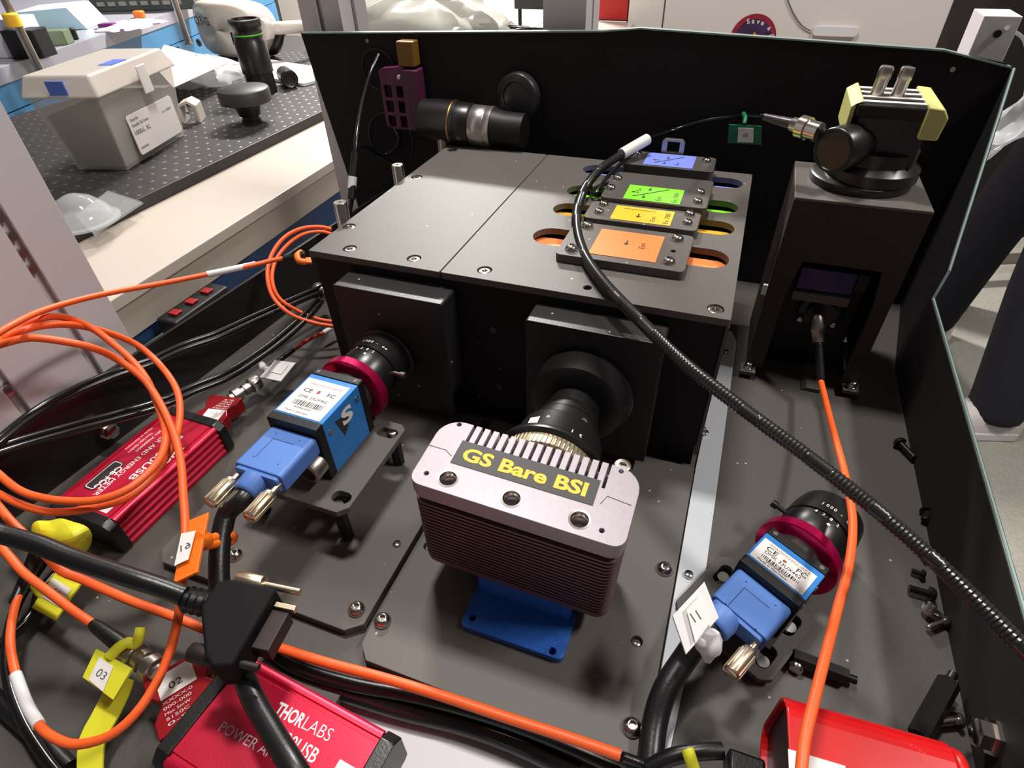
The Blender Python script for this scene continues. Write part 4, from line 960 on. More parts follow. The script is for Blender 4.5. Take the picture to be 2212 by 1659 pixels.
# meter 2
m2a, m2b = U(540, 1415, 27), U(858, 1590, 27)
ang2 = math.atan2((m2b-m2a).y, (m2b-m2a).x)
FM2 = frame((m2a.x, m2a.y, 6.5), ang2) @ Matrix.Translation((0, -43, 0))
PM2 = meter(FM2, 'bright crimson power meter marked THORLABS at the bottom edge in front', False, Ln=66)
TX, TY = FM2.to_3x3() @ Vector((1, 0, 0)), FM2.to_3x3() @ Vector((0, 1, 0))
def on2(px, py): return ON(px, py, 2, 20.5, FM2)
def span(s_, pa, pb, h, b_, m_=WINK):
    a_, b2 = on2(*pa), on2(*pb); tx = FM2.to_3x3() @ (b2-a_); text(s_, FM2 @ (a_+Vector((0, 0, .05))), tx, FM2.to_3x3() @ Vector((-(b2-a_).y, (b2-a_).x, 0)), h, m_, PM2, (b2-a_).length, b_)
span('THOR', (590, 1541), (648, 1572), 4.6, .03); span('LABS', (650, 1573), (708, 1603), 4.6, -.008)
span('PM100USB', (560, 1582), (676, 1650), 4.8, .01)
span('POWER AND ENERGY METER', (470, 1578), (795, 1755), 3.6, .0)
MB(FM2).box(on2(735, 1640).x, on2(735, 1640).y-12, 20.55, on2(735, 1640).x+16, on2(735, 1640).y, 20.7).build('paper_label', WHT, PM2)

# red sensor adapters
def adapter(F, label, cut, s=1):
    t = thing('sensor_adapter', label, 'adapter', F)
    o = [(-11, -15), (11, -15), (11, -6), (8, 0), (11, 6), (11, 15), (-11, 15), (-11, 6), (-8, 0), (-11, -6)]
    o = [(-13, -12), (-6, -12), (0, -8), (6, -12), (13, -12), (13, 12), (6, 12), (0, 8), (-6, 12), (-13, 12)]
    MB(F).prism([(x*s, y*s) for x, y in o], 0, 9).build('adapter_body', REDC, t, .5)
    MB(F).box(-3*s, 8.2*s, 2, 3*s, 9.6*s, 6).build('brass_contact', BRASS, t)
    lb = MB(F).box(-11*s, -8*s, 9.05, -1*s, 5*s, 9.25).build('paper_label', WHT, t)
    for i in range(5):
        text(('XXXX:0', '000-000', 'Max 5mW', 'S150C', '0-9')[i], F @ Vector(((1.2+2.2*i)*s, -8*s, 9.06)), F.to_3x3() @ Vector((0, 1, 0)), F.to_3x3() @ Vector((-1, 0, 0)), 1.3, WINK, t, (12-i)*s*.9)
    return t, lb
a1 = U(468, 885, 14)
FA1 = frame((a1.x, a1.y, 6), math.radians(100))
ad1, lb1 = adapter(FA1, 'dark red sensor adapter with white label at the rear end of the left power meter', 0, .92)
ad1['group'] = 'red sensor adapters'
a2 = U(398, 1490, 22)
FA2 = frame((a2.x, a2.y, 13), math.radians(-32))
ad2, lb2 = adapter(FA2, 'dark red sensor adapter labelled 02 in front of the yellow tag', 0, 1.05)
ad2['group'] = 'red sensor adapters'
text('02', FA2 @ Vector((-3.6, -4.5, 9.3)), FA2.to_3x3() @ Vector((0, 1, 0)), FA2.to_3x3() @ Vector((-1, 0, 0)), 3, INK, lb2, 5)
text('01', FA1 @ Vector((-3.6, -4.0, 9.3)), FA1.to_3x3() @ Vector((0, 1, 0)), FA1.to_3x3() @ Vector((-1, 0, 0)), 2.4, mat('faint_print', (215, 160, 150), .7), lb1, 4)

# BNC style connectors
def bnc(p0, p1, label, r=4.6):
    p0 = Vector(p0); p1 = Vector(p1); L = (p1-p0).length
    t = thing('metal_connector', label, 'connector', (p0.x, p0.y, min(p0.z, p1.z)-r))
    MB().lathe(p0, p1-p0, [(0, r*.8), (L*.1, r*.8), (L*.12, r*1.15), (L*.32, r*1.15), (L*.34, r*.7), (L*.44, r*.7), (L*.46, r*.95), (L*.62, r*.95), (L*.64, r*.75), (L*.68, r*.75)], 28).build('rear_nut', STEELR, t)
    MB().lathe(p0, p1-p0, [(L*.68, r*1.1), (L*.7, r*1.2), (L*.96, r*1.2), (L, r*1.0)], 28).build('knurled_nut', STEELR, t)
    g = MB(); d = (p1-p0).normalized(); u, v, _ = basis(d)
    for k in range(20):
        a_ = 2*PI*k/20; c_ = (u*math.cos(a_)+v*math.sin(a_))*r*1.2; g.cyl(p0+d*L*.71+c_, p0+d*L*.95+c_, .25, n=5)
    g.build('knurl_rib', STEELR, t); return t
bnc(U(497, 862, 12), U(560, 822, 12), 'steel fibre connector between the left adapter and the white tag', 4.2)
bnc(U(345, 1455, 22), U(275, 1405, 22), 'steel fibre connector behind the adapter labelled 02', 4.6)

# ================================================================== CABLES
def cable(pts, r, m, label, name='cable', group=None, n=12, rf=None, step=3):
    P = [Vector(p) for p in pts]; mb = MB().tube(P, r, n, step, True, rf)
    return solo(name, mb, m, label, 'cable', group, at=P[0])
def Z(pp, z0, z1=None):
    n = len(pp)-1; return [U(*p, z0 if z1 is None else z0+(z1-z0)*i/n) for i, p in enumerate(pp)]
def ZP(pp, z0, z1, xl=-325.5):
    return [q if q.x > xl or pp[i][0] < 30 else UX(*pp[i], xl) for i, q in enumerate(Z(pp, z0, z1))]
def sleeve(P, r, m, name, par): return MB().tube(P, r, 14, 2).build(name, m, par)
# armoured black cable across the picture
arm = [U(1395, 303, 124), U(1345, 332, 120), U(1290, 372, 113), U(1256, 422, 108), U(1245, 480, 107), U(1260, 545, 107), U(1305, 612, 107.5), U(1385, 695, 107), U(1475, 782, 104), U(1600, 880, 99), U(1740, 983, 94), U(1880, 1092, 89), U(2000, 1195, 84), U(2110, 1300, 79), U(2235, 1425, 74)]
ad_ = (arm[-1]-arm[-2]).normalized(); al_ = arm[-1].copy()
arm += [al_+ad_*(28*k)+Vector((0, 0, -z_)) for k, z_ in ((1, 0), (2, 1), (3, 4), (4, 14), (4.8, 40), (5.1, 75), (5.2, 110))]
t = thing('armoured_cable', 'thick black ribbed cable sweeping from the lid to the right edge', 'cable', arm[0])
MB().tube(arm, 2.9, 14, .8, True, lambda k: 3.05 if k % 2 else 2.65).build('ribbed_sheath', mat('ribbed_black', (36, 35, 34), .28, spec=.7), t)
sleeve([U(1343, 333, 120), U(1372, 316, 122.5), U(1398, 301, 124.5)], 3.9, WPL, 'white_sleeve', t)
thin = [U(1398, 301, 124), UY(1450, 283, 470), UY(1520, 262, 474), UY(1590, 252, 470), UY(1640, 251, 440), c0]
MB().tube(thin, 1.5, 10, 4).build('thin_tail', RUBG, t)
cable([U(1398, 306, 122), U(1350, 345, 116), U(1310, 385, 112), U(1285, 420, 108), U(1275, 400, 104)], 1.4, RUBG, 'thin black wire tucked behind the ribbed cable on the lid', 'thin_wire')
# green tag
tp = [UY(1575, 268, 452), UY(1645, 272, 452), UY(1645, 312, 452), UY(1572, 308, 452)]
t = thing('cable_tag', 'green cable tag with white square label hanging on the thin wire by the back panel', 'tag', tp[3])
card(tp, 1.2).build('tag_plate', DGRN, t)
lp_ = [UY(1595, 276, 450.4), UY(1628, 277, 450.4), UY(1627, 308, 450.4), UY(1593, 307, 450.4)]
l0 = card(lp_, .3).build('paper_label', WHT, t)
text('05', UY(1604, 296, 450), E1, zd, 2.6, INK, l0, 3.5)
MB().tube([UY(1608, 268, 452), UY(1610, 255, 456), UY(1606, 246, 466)], 1.6, 8, 2).build('tie_strap', DGRN, t)

# left back black cable with white label
bc = [UY(818, 118, 478), UY(800, 160, 462), UY(782, 225, 430), UY(770, 300, 400), UY(764, 370, 385), UY(758, 440, 372), UY(752, 470, 365)]
t = thing('black_lead', 'black lead with white sleeve hanging from the upper grommet of the back panel', 'cable', bc[-1])
MB().tube(bc, 1.9, 12, 4).build('lead', RUBG, t)
MB().tube([UY(768, 330, 393), UY(763, 380, 383), UY(759, 430, 373)], 3.0, 12, 4).build('boot', RUB, t)
sleeve([UY(762, 381, 382), UY(760, 407, 378)], 3.4, WPL, 'white_sleeve', t)
cable([UY(766, 330, 400), UY(778, 315, 420), UY(795, 318, 440), UY(830, 335, 470), UY(862, 305, 474), UY(850, 270, 476)], 1.5, RUBG, 'thin black lead curling to the lower grommet of the back panel', 'thin_lead')

# orange fibre from housing to left edge and down in loops
t = thing('orange_fibre', 'orange fibre with white sleeve running from the housing corner to the coiled loops at left', 'cable', U(655, 553, 84))
sp = [U(628, 556, 84), U(590, 562, 84), U(545, 573, 85), U(450, 592, 88), U(350, 612, 93), U(250, 630, 100), U(170, 648, 108), U(90, 672, 116), U(30, 700, 122), U(-20, 730, 124)]
MB().tube(sp, 1.5, 12, 4).build('fibre', ORG, t)
sleeve([U(552, 571, 84), U(500, 582, 86.5), U(447, 593, 88)], 2.0, WPL, 'white_sleeve', t)
MB().lathe(U(660, 552, 84), U(620, 558, 84)-U(660, 552, 84), [(0, 3.2), (5, 3.2), (6, 2.6), (14, 2.0)], 14).build('boot', RUB, t)
ct = thing('cable_clip', 'orange cable clip at the front left corner of the big housing', 'clip', U(655, 560, 84))
MB().tube([U(650, 545, 85), U(642, 552, 86), U(646, 563, 85), U(660, 566, 84)], 2.0, 10, 2).build('clip_loop', ORT, ct)
card([U(640, 562, 82), U(672, 560, 82), U(675, 571, 82), U(642, 570, 82)], 1.5).build('clip_plate', ORT, ct)
# small loop coming out beside the housing
loop = [(716, 495), (690, 490), (650, 494), (612, 515), (585, 555), (578, 600), (592, 645), (630, 680), (680, 698), (722, 705)]
cable([U(x, y, z) for (x, y), z in zip(loop, (60, 62, 64, 64, 60, 52, 42, 34, 28, 24))], 1.5, ORG, 'outer orange fibre loop beside the left side of the big housing', 'orange_fibre')
loop = [(716, 505), (690, 500), (655, 506), (622, 528), (596, 562), (588, 605), (604, 645), (645, 672), (690, 690), (724, 695)]
cable([U(x, y, z) for (x, y), z in zip(loop, (57, 59, 60, 60, 57, 50, 40, 31, 25, 22))], 1.4, ORG, 'inner orange fibre loop beside the left side of the big housing', 'orange_fibre')
# coiled loops at left
la_ = [(-15, 745), (22, 718), (90, 687), (145, 687), (203, 712), (253, 750), (289, 783), (318, 821), (338, 868), (356, 922), (355, 965), (338, 1002), (300, 1040), (262, 1064), (210, 1080), (159, 1083), (99, 1077), (40, 1058), (-20, 1010)]
lb_ = [(-15, 735), (18, 727), (72, 707), (145, 701), (217, 714), (289, 741), (336, 778), (373, 825), (388, 868), (386, 920), (372, 965), (345, 1007), (318, 1042), (270, 1077), (222, 1092), (159, 1104), (99, 1105), (40, 1088), (-20, 1058)]
def hz(pp, z1): return [U(x, y, z1+(112-z1)*(min(1, max(0, 1-(x-100)/250)) if i < 9 else 0)) for i, (x, y) in enumerate(pp)]
cable(hz(la_, 66), 1.75, ORG, 'inner coil of orange fibre hanging over the left power meter', 'orange_fibre')
cable(hz(lb_, 60), 1.75, ORG, 'outer coil of orange fibre hanging over the left power meter', 'orange_fibre')
lc_ = [(-15, 750), (14, 740), (65, 730), (127, 736), (199, 751), (253, 776), (307, 816), (338, 857), (364, 908), (382, 956), (392, 1010), (396, 1070), (400, 1130), (398, 1200), (392, 1270), (384, 1340), (366, 1410), (335, 1480), (290, 1545), (235, 1590), (170, 1608), (125, 1598), (85, 1568), (52, 1510), (30, 1440), (22, 1380), (30, 1320), (44, 1275)]
zc_ = [112, 112, 112, 108, 100, 88, 78, 72]+[69, 67, 66, 64, 62, 58, 50, 42, 36, 32, 30, 28, 26, 24, 22, 21, 20, 20, 20, 20]
t = thing('orange_fibre', 'long orange fibre with white sleeve circling past the 02 adapter in the lower left', 'cable', U(392, 1270, 50))
MB().tube([U(x, y, z) for (x, y), z in zip(lc_, zc_)], 1.75, 12, 3).build('fibre', ORG, t)
sleeve([U(84, 1566, 22), U(58, 1522, 21), U(34, 1458, 20)], 2.2, WPL, 'white_sleeve', t)
MB().lathe(U(44, 1275, 20), U(90, 1180, 22)-U(44, 1275, 20), [(-6, 2.2), (0, 2.6), (22, 4), (30, 4.4)], 16).build('boot', RUB, t)
cable(Z([(-15, 1080), (24, 1127), (56, 1158), (95, 1195), (135, 1234), (179, 1252), (278, 1296), (373, 1331), (449, 1362)], 40, 20), 2.0, ORG, 'orange fibre passing under the thick black cable towards the dark plug', 'orange_fibre')
cable([U(560, 1386, 12)]+Z([(577, 1391), (700, 1430), (830, 1465), (960, 1505), (1100, 1552), (1230, 1594), (1340, 1632)], 11, 14), 2.1, ORG, 'straight orange fibre along the front edge of the mounting plates', 'orange_fibre')
t = thing('orange_fibre', 'orange fibre with dark boot ending at the yellow tag labelled 03', 'cable', U(203, 1348, 24))
MB().tube(Z([(-15, 1160), (24, 1207), (52, 1238), (99, 1274), (151, 1314), (203, 1350)], 34, 24), 1.9, 12, 3).build('fibre', ORG, t)
MB().lathe(U(200, 1347, 24), U(275, 1402, 22)-U(200, 1347, 24), [(0, 2.2), (4, 2.8), (16, 3.4), (26, 3.4)], 16).build('boot', RUB, t)
# red-orange thin fibre
t = thing('red_fibre', 'short red orange fibre with ribbed black boot behind the white tag', 'cable', U(700, 715, 12))
MB().tube([U(735, 700, 12), U(700, 718, 12), U(665, 735, 12), U(633, 757, 12)], 1.4, 10, 3).build('fibre', REDO, t)
MB().tube([U(635, 755, 12), U(608, 775, 12), U(585, 792, 12)], 1.7, 10, 1.2, True, lambda k: 2.1 if k % 2 else 1.5).build('boot', RUB, t)
MB().tube([U(698, 719, 12), U(720, 707, 12)], 1.9, 10, 3).build('white_sleeve', WPL, t)
# right orange fibre from the shutter
t = thing('orange_fibre', 'orange fibre curving down the right side from the tall housing over the red box', 'cable', U(1775, 820, 20))
ro = [U(1773, 822, 20), U(1796, 915, 26), U(1822, 1010, 36), U(1838, 1090, 46), U(1842, 1150, 50), U(1832, 1230, 54), U(1808, 1320, 58), U(1782, 1420, 62), U(1757, 1520, 65), U(1738, 1600, 66), U(1728, 1700, 66)]
MB().tube(ro, 1.75, 14, 3).build('fibre', ORG, t)
f0, f1, f2 = UY(1765, 688, 356), UY(1767, 740, 347), ro[0]
MB().lathe(f0, f1-f0, [(-2, 3.6), (0, 4.4), (8, 4.6), (8.6, 4), ((f1-f0).length, 3.4)], 24).build('ferrule_nut', STEELR, t)
MB().tube([f1, f1.lerp(f2, .5), f2], 2.6, 12, 1.5, True, lambda k: (2.9 if k % 2 else 2.4)).build('boot', RUB, t)
# black twin leads along the left panel
ua = [(700, 618), (677, 627), (615, 653), (543, 685), (470, 718), (398, 743), (326, 776), (253, 801), (181, 830), (109, 866), (54, 902), (0, 946), (-30, 970)]
cable(ZP(ua, 26, 60), 1.9, RUBG, 'upper glossy black lead along the left panel, its outer strand', 'black_lead')
cable(ZP([(x+2, y+11) for x, y in ua], 26, 60), 1.9, RUBG, 'upper glossy black lead along the left panel, its inner strand', 'black_lead')
ub = [(690, 640), (684, 649), (651, 685), (597, 732), (543, 772), (488, 805), (416, 834), (344, 866), (253, 893), (145, 922), (54, 947), (-20, 970)]
cable(ZP(ub, 24, 56), 1.9, RUBG, 'lower glossy black lead along the left panel, its outer strand', 'black_lead')
cable(ZP([(x+5, y+12) for x, y in ub], 24, 56), 1.9, RUBG, 'lower glossy black lead along the left panel, its inner strand', 'black_lead')
bnc(U(712, 640, 24), U(683, 622, 25), 'steel round connector joining the black leads to the housing side', 4.2)
# thick black cables
cable(Z([(-40, 1140), (0, 1153), (79, 1175), (159, 1207), (278, 1246), (345, 1268), (397, 1287)], 78, 58), 3.7, RUB, 'thick black cable crossing from the left edge to the dark plug', 'thick_cable', n=18)
cable([F1 @ Vector((-36, 1, 23)), F1 @ Vector((-42, 0.6, 22.6)), U(491, 1108, 52), U(478, 1160, 47), U(473, 1225, 41), U(477, 1295, 34), U(490, 1380, 27)], 4.3, RUB, 'thick black cable curving down from the plug of the upright blue camera', 'thick_cable', n=18)
cable([U(492, 1385, 42), U(515, 1430, 44), U(545, 1505, 46), U(590, 1585, 50), U(640, 1668, 54), U(680, 1740, 50), U(712, 1830, 26), U(735, 1930, -4)], 3.9, RUB, 'thick black cable falling over the front power meter', 'thick_cable', n=18)
cable([F2 @ Vector((-33, 5, 19)), F2 @ Vector((-42, 6, 15)), U(1478, 1425, 18), U(1437, 1490, 14), U(1415, 1560, 10), U(1405, 1640, 8), U(1400, 1740, 6)], 5.0, RUB, 'thick black cable leaving the tilted blue camera at the bottom', 'thick_cable', n=18)
cable(Z([(560, 1385), (640, 1440), (760, 1478), (900, 1505), (1050, 1545), (1200, 1600), (1400, 1690)], 3), 3.0, RUB, 'black cable running under the straight orange fibre along the plate edge', 'thick_cable')
cable(Z([(700, 1480), (860, 1530), (1000, 1565), (1120, 1608), (1250, 1670)], -3), 4.2, RUB, 'black cable lying nearest the pale table below the straight orange fibre', 'thick_cable')
cable(Z([(110, 1195), (70, 1250), (35, 1310), (15, 1390), (18, 1470), (50, 1560), (100, 1640), (150, 1700)], 12, 6), 2.2, RUBG, 'glossy black lead looping down the lower left edge', 'black_lead')
cable(Z([(140, 1215), (110, 1250), (85, 1275), (65, 1330), (-10, 1400)], 9), 2.0, RUBG, 'short glossy black lead beside the yellow tag at left', 'black_lead')
cable(Z([(-20, 1500), (60, 1570), (150, 1660)], 4), 3.5, RUB, 'thick black cable in the bottom left corner', 'thick_cable')
cable(Z([(515, 1440), (470, 1500), (400, 1590), (350, 1680)], 4, 4), 3.0, RUB, 'black flat lead between the 02 adapter and the front power meter', 'thick_cable')
cable([U(1345, 1634, 14), U(1378, 1646, 12), U(1400, 1656, 12)], 1.8, RUB, 'short black boot at the end of the straight orange fibre', 'cable_boot')

# dark plug (screw lock) lower left centre
A0, A1 = U(395, 1285, 56), U(600, 1345, 50)
ax = (A1-A0); ay = math.atan2(ax.y, ax.x)
FP = frame((A0.x, A0.y, 44), ay)
t = thing('camera_plug', 'loose black screw lock plug with exposed metal tip in the lower left centre', 'plug', FP)
Lp = ax.length
MB(FP).tube([(0, 0, 9), (8, 0, 9), (16, 0, 9)], 5, 16, 1.6, True, lambda k: 5.2 if k % 2 else 4.2).build('strain_relief', RUB, t)
MB(FP).prism([(13, -5), (26, -21), (31, -24), (Lp-2, -22), (Lp-2, 8), (18, 8), (13, 6)], 2, 17).build('shell', mat('matt_black_rubber', (15, 14, 15), .75, spec=.2), t, 1.5, seg=3)
MB(FP).box(Lp-2, -13, 5, Lp+5, 2, 12).build('metal_tip', mat('dark_nickel', (58, 50, 48), .45, .6), t, .4)
for y_ in (10.5, -19):
    MB(FP).lathe((Lp-22, y_, 12), (1, 0, 0), [(0, 3), (.4, 3.4), (11, 3.4), (11.4, 3), (11.5, 1.4), (27, 1.4)], 20).build('thumb_screw', GOLD if y_ > 0 else mat('dark_nickel', (58, 50, 48), .45, .6), t)
MB(FP).box(Lp-1.5, 2.5, 11, Lp+7, 4.5, 13.2).build('tip_edge', GOLD, t, .2)

# ================================================================== TAGS
def cable_tag(poly, th, m, label, lpoly, txt, tsz, strap=None, sr=1.6, up=1, txo=None):
    t = thing('cable_tag', label, 'tag', min(poly, key=lambda p: p.z))
    P = [Vector(p) for p in poly]; n_ = (P[1]-P[0]).cross(P[2]-P[0])
    def onp(q): q = Vector(q); d = q-CAM; return CAM+d*((P[0]-CAM).dot(n_)/d.dot(n_))
    P[3] = onp(P[3]); poly = P; lpoly = [onp(q) for q in lpoly]
    card(poly, th).build('tag_plate', m, t, .2)
    n_ = (P[1]-P[0]).cross(P[2]-P[0]).normalized()
    if n_.z < 0: n_ = -n_
    if n_.dot(CAM-P[0]) < 0: n_ = -n_
    P2 = [Vector(p)+n_*(th+.3) for p in lpoly]
    l_ = card(P2, .2).build('paper_label', WHT, t)
    if txt:
        LP_ = P2; c_ = sum(LP_, Vector())/4; xd_ = (LP_[1]-LP_[0]).normalized(); yd_ = (LP_[0]-LP_[3]).normalized()
        if txo: c_ = None; q0, q1 = onp(U(*txo[0])), onp(U(*txo[1])); text(txt, q0+n_*(th+.55), q1-q0, n_.cross(q1-q0), tsz, mat('grey_ink', (95, 88, 92), .7), l_, (q1-q0).length)
        else: text(txt, c_+n_*.25-xd_*tsz*.7-yd_*tsz*.5, xd_, yd_, tsz, mat('grey_ink', (95, 88, 92), .7), l_, tsz*1.4)
    if strap: MB().tube(strap, sr, 10, 1.5).build('tie_strap', m, t)
    return t
# orange 19
zt = 60
pl = [U(398, 1128, zt+2), U(450, 1106, zt+4), U(425, 1236, zt), U(374, 1260, zt-2)]
cable_tag(list(reversed(pl)), 1.4, ORT, 'orange cable tag labelled 19 strapped to the camera cable', list(reversed([U(397, 1156, zt+2.5), U(428, 1150, zt+3), U(412, 1212, zt+1.2), U(382, 1226, zt)])), '19', 3)
t = thing('tag_strap', 'orange strap ring around the thick camera cable beside the tag 19', 'strap', U(470, 1165, 46))
MB().tube([U(428, 1172, 58), U(445, 1168, 54), U(470, 1160, 49), U(498, 1156, 46), U(502, 1166, 42), U(480, 1172, 46), U(450, 1176, 52)], 2.2, 12, 1.5).build('strap_band', ORT, t)
MB().lathe(U(432, 1168, 59), U(450, 1170, 54)-U(432, 1168, 59), [(-3, 3.6), (3, 4.2), (5, 3)], 8).build('strap_head', ORT, t)
# yellow tag folded on left power meter
yl = [U(150, 1110, 24), U(118, 1118, 34), U(80, 1125, 30), U(62, 1135, 24)]
random.seed(2)
mb = MB()
grid = [[(64, 1130, 30), (80, 1118, 34), (105, 1124, 31), (128, 1112, 36), (152, 1126, 34)],
        [(64, 1150, 29), (85, 1145, 34), (115, 1148, 35), (150, 1140, 40), (178, 1128, 38)],
        [(72, 1168, 26), (100, 1166, 32), (125, 1170, 36), (160, 1162, 40), (196, 1140, 36)],
        [(88, 1178, 22), (118, 1186, 26), (140, 1194, 30), (172, 1186, 32), (200, 1160, 28)],
        [(100, 1180, 16), (125, 1192, 18), (150, 1202, 20), (176, 1198, 22), (192, 1180, 22)]]
vs = [U(*g) for r in grid for g in r]; fs = [(r*5+c, r*5+c+1, (r+1)*5+c+1, (r+1)*5+c) for r in range(4) for c in range(4)]
nb = len(vs); vs += [v-Vector((0, 0, 2)) for v in vs]; fs += [tuple(i+nb for i in reversed(f)) for f in fs]
rimi = [0, 1, 2, 3, 4, 9, 14, 19, 24, 23, 22, 21, 20, 15, 10, 5]
fs += [(rimi[i], rimi[i]+nb, rimi[(i+1) % 16]+nb, rimi[(i+1) % 16]) for i in range(16)]
mb.add(vs, fs)
o = solo('folded_tag', mb, YLW, 'crumpled yellow tag at the near end of the left power meter', 'tag')
md = o.modifiers.new('sub', 'SUBSURF'); md.levels = 2; md.render_levels = 2
cable_tag([U(130, 1228, 12), U(178, 1262, 12), U(122, 1342, 10), U(72, 1315, 10)], 1.4, YLW, 'yellow cable tag lying under the orange fibre at left', [U(122, 1253, 12.2), U(160, 1276, 12), U(132, 1315, 10.8), U(88, 1288, 10.6)], '04', 3,
    [U(95, 1290, 11), U(82, 1280, 11), U(70, 1262, 11)])
cable_tag([U(213, 1402, 28), U(290, 1445, 24), U(250, 1512, 20), U(184, 1463, 24)], 2, YLW, 'yellow cable tag labelled 03 beside the steel connector', [U(222, 1420, 28), U(252, 1440, 26.4), U(230, 1494, 22), U(199, 1468, 25)], '03', 3,
    [U(238, 1418, 28), U(255, 1400, 30), U(275, 1388, 30), U(292, 1392, 28), U(300, 1378, 30), U(305, 1355, 32)], 2.2)
mb = MB().ribbon([U(262, 1465, 20), U(250, 1500, 15), U(225, 1550, 12), U(200, 1600, 10), U(195, 1660, 8), U(200, 1720, 8)], (5.5, 1, 0), 1)
solo('yellow_ribbon', mb, YLW, 'yellow ribbon strap hanging down from the tag labelled 03', 'strap')
# white tag near connector 1
cable_tag([U(595, 780, 22), U(640, 786, 20), U(607, 826, 18), U(562, 817, 19)], 1.2, WPL, 'translucent white tag with square label behind the left adapter', [U(598, 788, 21.5), U(624, 792, 20.5), U(608, 812, 19), U(584, 806, 19.8)], '', 2,
    [U(578, 800, 20), U(570, 796, 20), U(566, 788, 18)], 2.4)
# white tag 11
P11 = [U(1522, 1256, 58), U(1553, 1334, 54), U(1482, 1414, 50), U(1453, 1330, 54)]
cable_tag([P11[0], P11[3], P11[2], P11[1]], 1.4, WPL, 'translucent white tag labelled 11 in front of the tilted blue camera', [U(1481, 1319, 54.3), U(1513, 1286, 57), U(1531, 1347, 54.5), U(1500, 1391, 51.5)], '11', 3.6, txo=((1499, 1347), (1513, 1339)))
tg = bpy.data.objects[[o.name for o in C.objects if o.name.startswith('cable_tag')][-1]]
MB().lathe(U(1532, 1380, 42), U(1530, 1408, 38)-U(1532, 1380, 42), [(-3, 3.5), (0, 5), (4, 5), (6, 3), (9, 1.2)], 8).build('tie_head', WPL, tg)
MB().tube([U(1532, 1384, 42), U(1512, 1390, 44), U(1500, 1380, 48)], 1.8, 10, 2).build('tie_strap', WPL, tg)
# small yellow tie at bottom
bt = [U(1400, 1660, 12), U(1450, 1635, 16), U(1510, 1624, 18), U(1560, 1622, 18)]
cable(bt, 3.0, RUB, 'short black cable at the bottom edge leading to the red case', 'thick_cable')
solo('yellow_tie', MB().tube([U(1484, 1618, 21), U(1492, 1640, 20), U(1500, 1670, 16)], 2.4, 10, 2), YLW, 'small yellow cable tie on the short black cable at the bottom edge', 'cable tie')
solo('black_plug', MB().prism([tuple(U(*p, 24)[:2]) for p in ((1575, 1612), (1655, 1640), (1655, 1690), (1575, 1680))], 12, 24), RUB, 'black plug entering the red case at the bottom edge', 'plug', bev=1.2)

# red glossy case bottom right
r0, r1 = U(1690, 1500, 44), U(2085, 1610, 44)
ar = math.atan2((r1-r0).y, (r1-r0).x); LR = (r1-r0).length
FRd = frame((r0.x-1, r0.y, 7), ar)
RC = thing('red_case', 'glossy red rounded metal case with white label in the bottom right corner', 'case', FRd)
def rr(g=0): return rect(-44+g, 0+g, 2-g, 38-g, 9, 6)
MB(FRd).prism(rr(), 2, LR-3, 0, [list(rect(-43, 1, 1, 37, 8.4, 6))]).build('case_shell', REDP, RC, .6)
MB(FRd).prism(rr(.6), LR-3, LR+1.5, 0).build('end_face', REDP, RC, 2.5, seg=4)
MB(FRd).prism(rect(-43, 1, 1, 37, 8.4, 6), 4.5, 6, 0).build('recessed_end', mat('dark_end_plate', (30, 14, 24), .4), RC)
q = ON(1702, 1618, 2, 38.1, FRd)
MB(FRd).box(q.x, q.y-20, 38.05, q.x+17, q.y, 38.3).build('paper_label', WHT, RC)

# ================================================================== LOOSE HARDWARE (right floor)
def bolt(name, p, yaw_, L, r, m, label, tilt=0, group=None):
    F = frame(p, yaw_, tilt); t = thing(name, label, 'screw', F, group)
    MB(F).lathe((0, 0, 0), (1, 0, 0), [(0, r*1.9), (r*.9, r*1.8), (r*1.5, r*1.2), (r*1.5, r*.6), (r*.9, r*.5)] if False else [(-r*1.3, r*.9), (-r*1.2, r*1.5), (-r*.5, r*1.9), (0, r*1.9)], 20).build('head', m, t)
    MB(F).tube([(0, 0, 0), (L, 0, 0)], r, 12, .55, False if False else True, lambda k: r if k % 2 else r*.86).build('shank', m, t)
    return t
BLKO = mat('black_oxide', (30, 28, 28), .35, .4)
bolt('loose_screw', U(1945, 958, 3.6), math.atan2(*(U(1968, 988, 2)-U(1945, 958, 3.6)).yx), 12, 1.9, BLKO, 'long black screw lying alone near the right panel')
bolt('loose_screw', U(2003, 1108, 3.6), math.radians(-110), 6, 1.9, BLKO, 'short black screw standing against the right panel, farther back')
bolt('loose_screw', U(2018, 1205, 3.2), math.radians(-160), 5, 1.6, BLKO, 'black screw by the right panel just behind the ribbed cable')
bolt('loose_screw', U(1990, 1240, 2.6), math.radians(170), 4, 1.3, BLKO, 'small black screw under the ribbed cable')
bolt('loose_screw', U(2008, 1283, 3.4), math.radians(178), 8.5, 1.8, BLKO, 'black screw lying flat above the steel screws')
bolt('loose_screw', U(2008, 1318, 3.6)+Vector((0, 0, 1)), math.radians(-10), 7, 1.8, STEEL, 'domed steel screw lying nearest the black screw', .5)
bolt('loose_screw', U(2038, 1342, 3.4), math.radians(-140), 9, 1.5, STEEL, 'bright steel screw leaning against the right panel near the domed one')
bolt('loose_screw', U(2066, 1556, 3.6), math.radians(-155), 11, 1.7, STEEL, 'bright steel screw beside the red case')
bolt('loose_screw', U(1720, 1440, 3.2), math.radians(75), 4, 1.7, STEEL, 'short steel screw beside the low bracket slot')
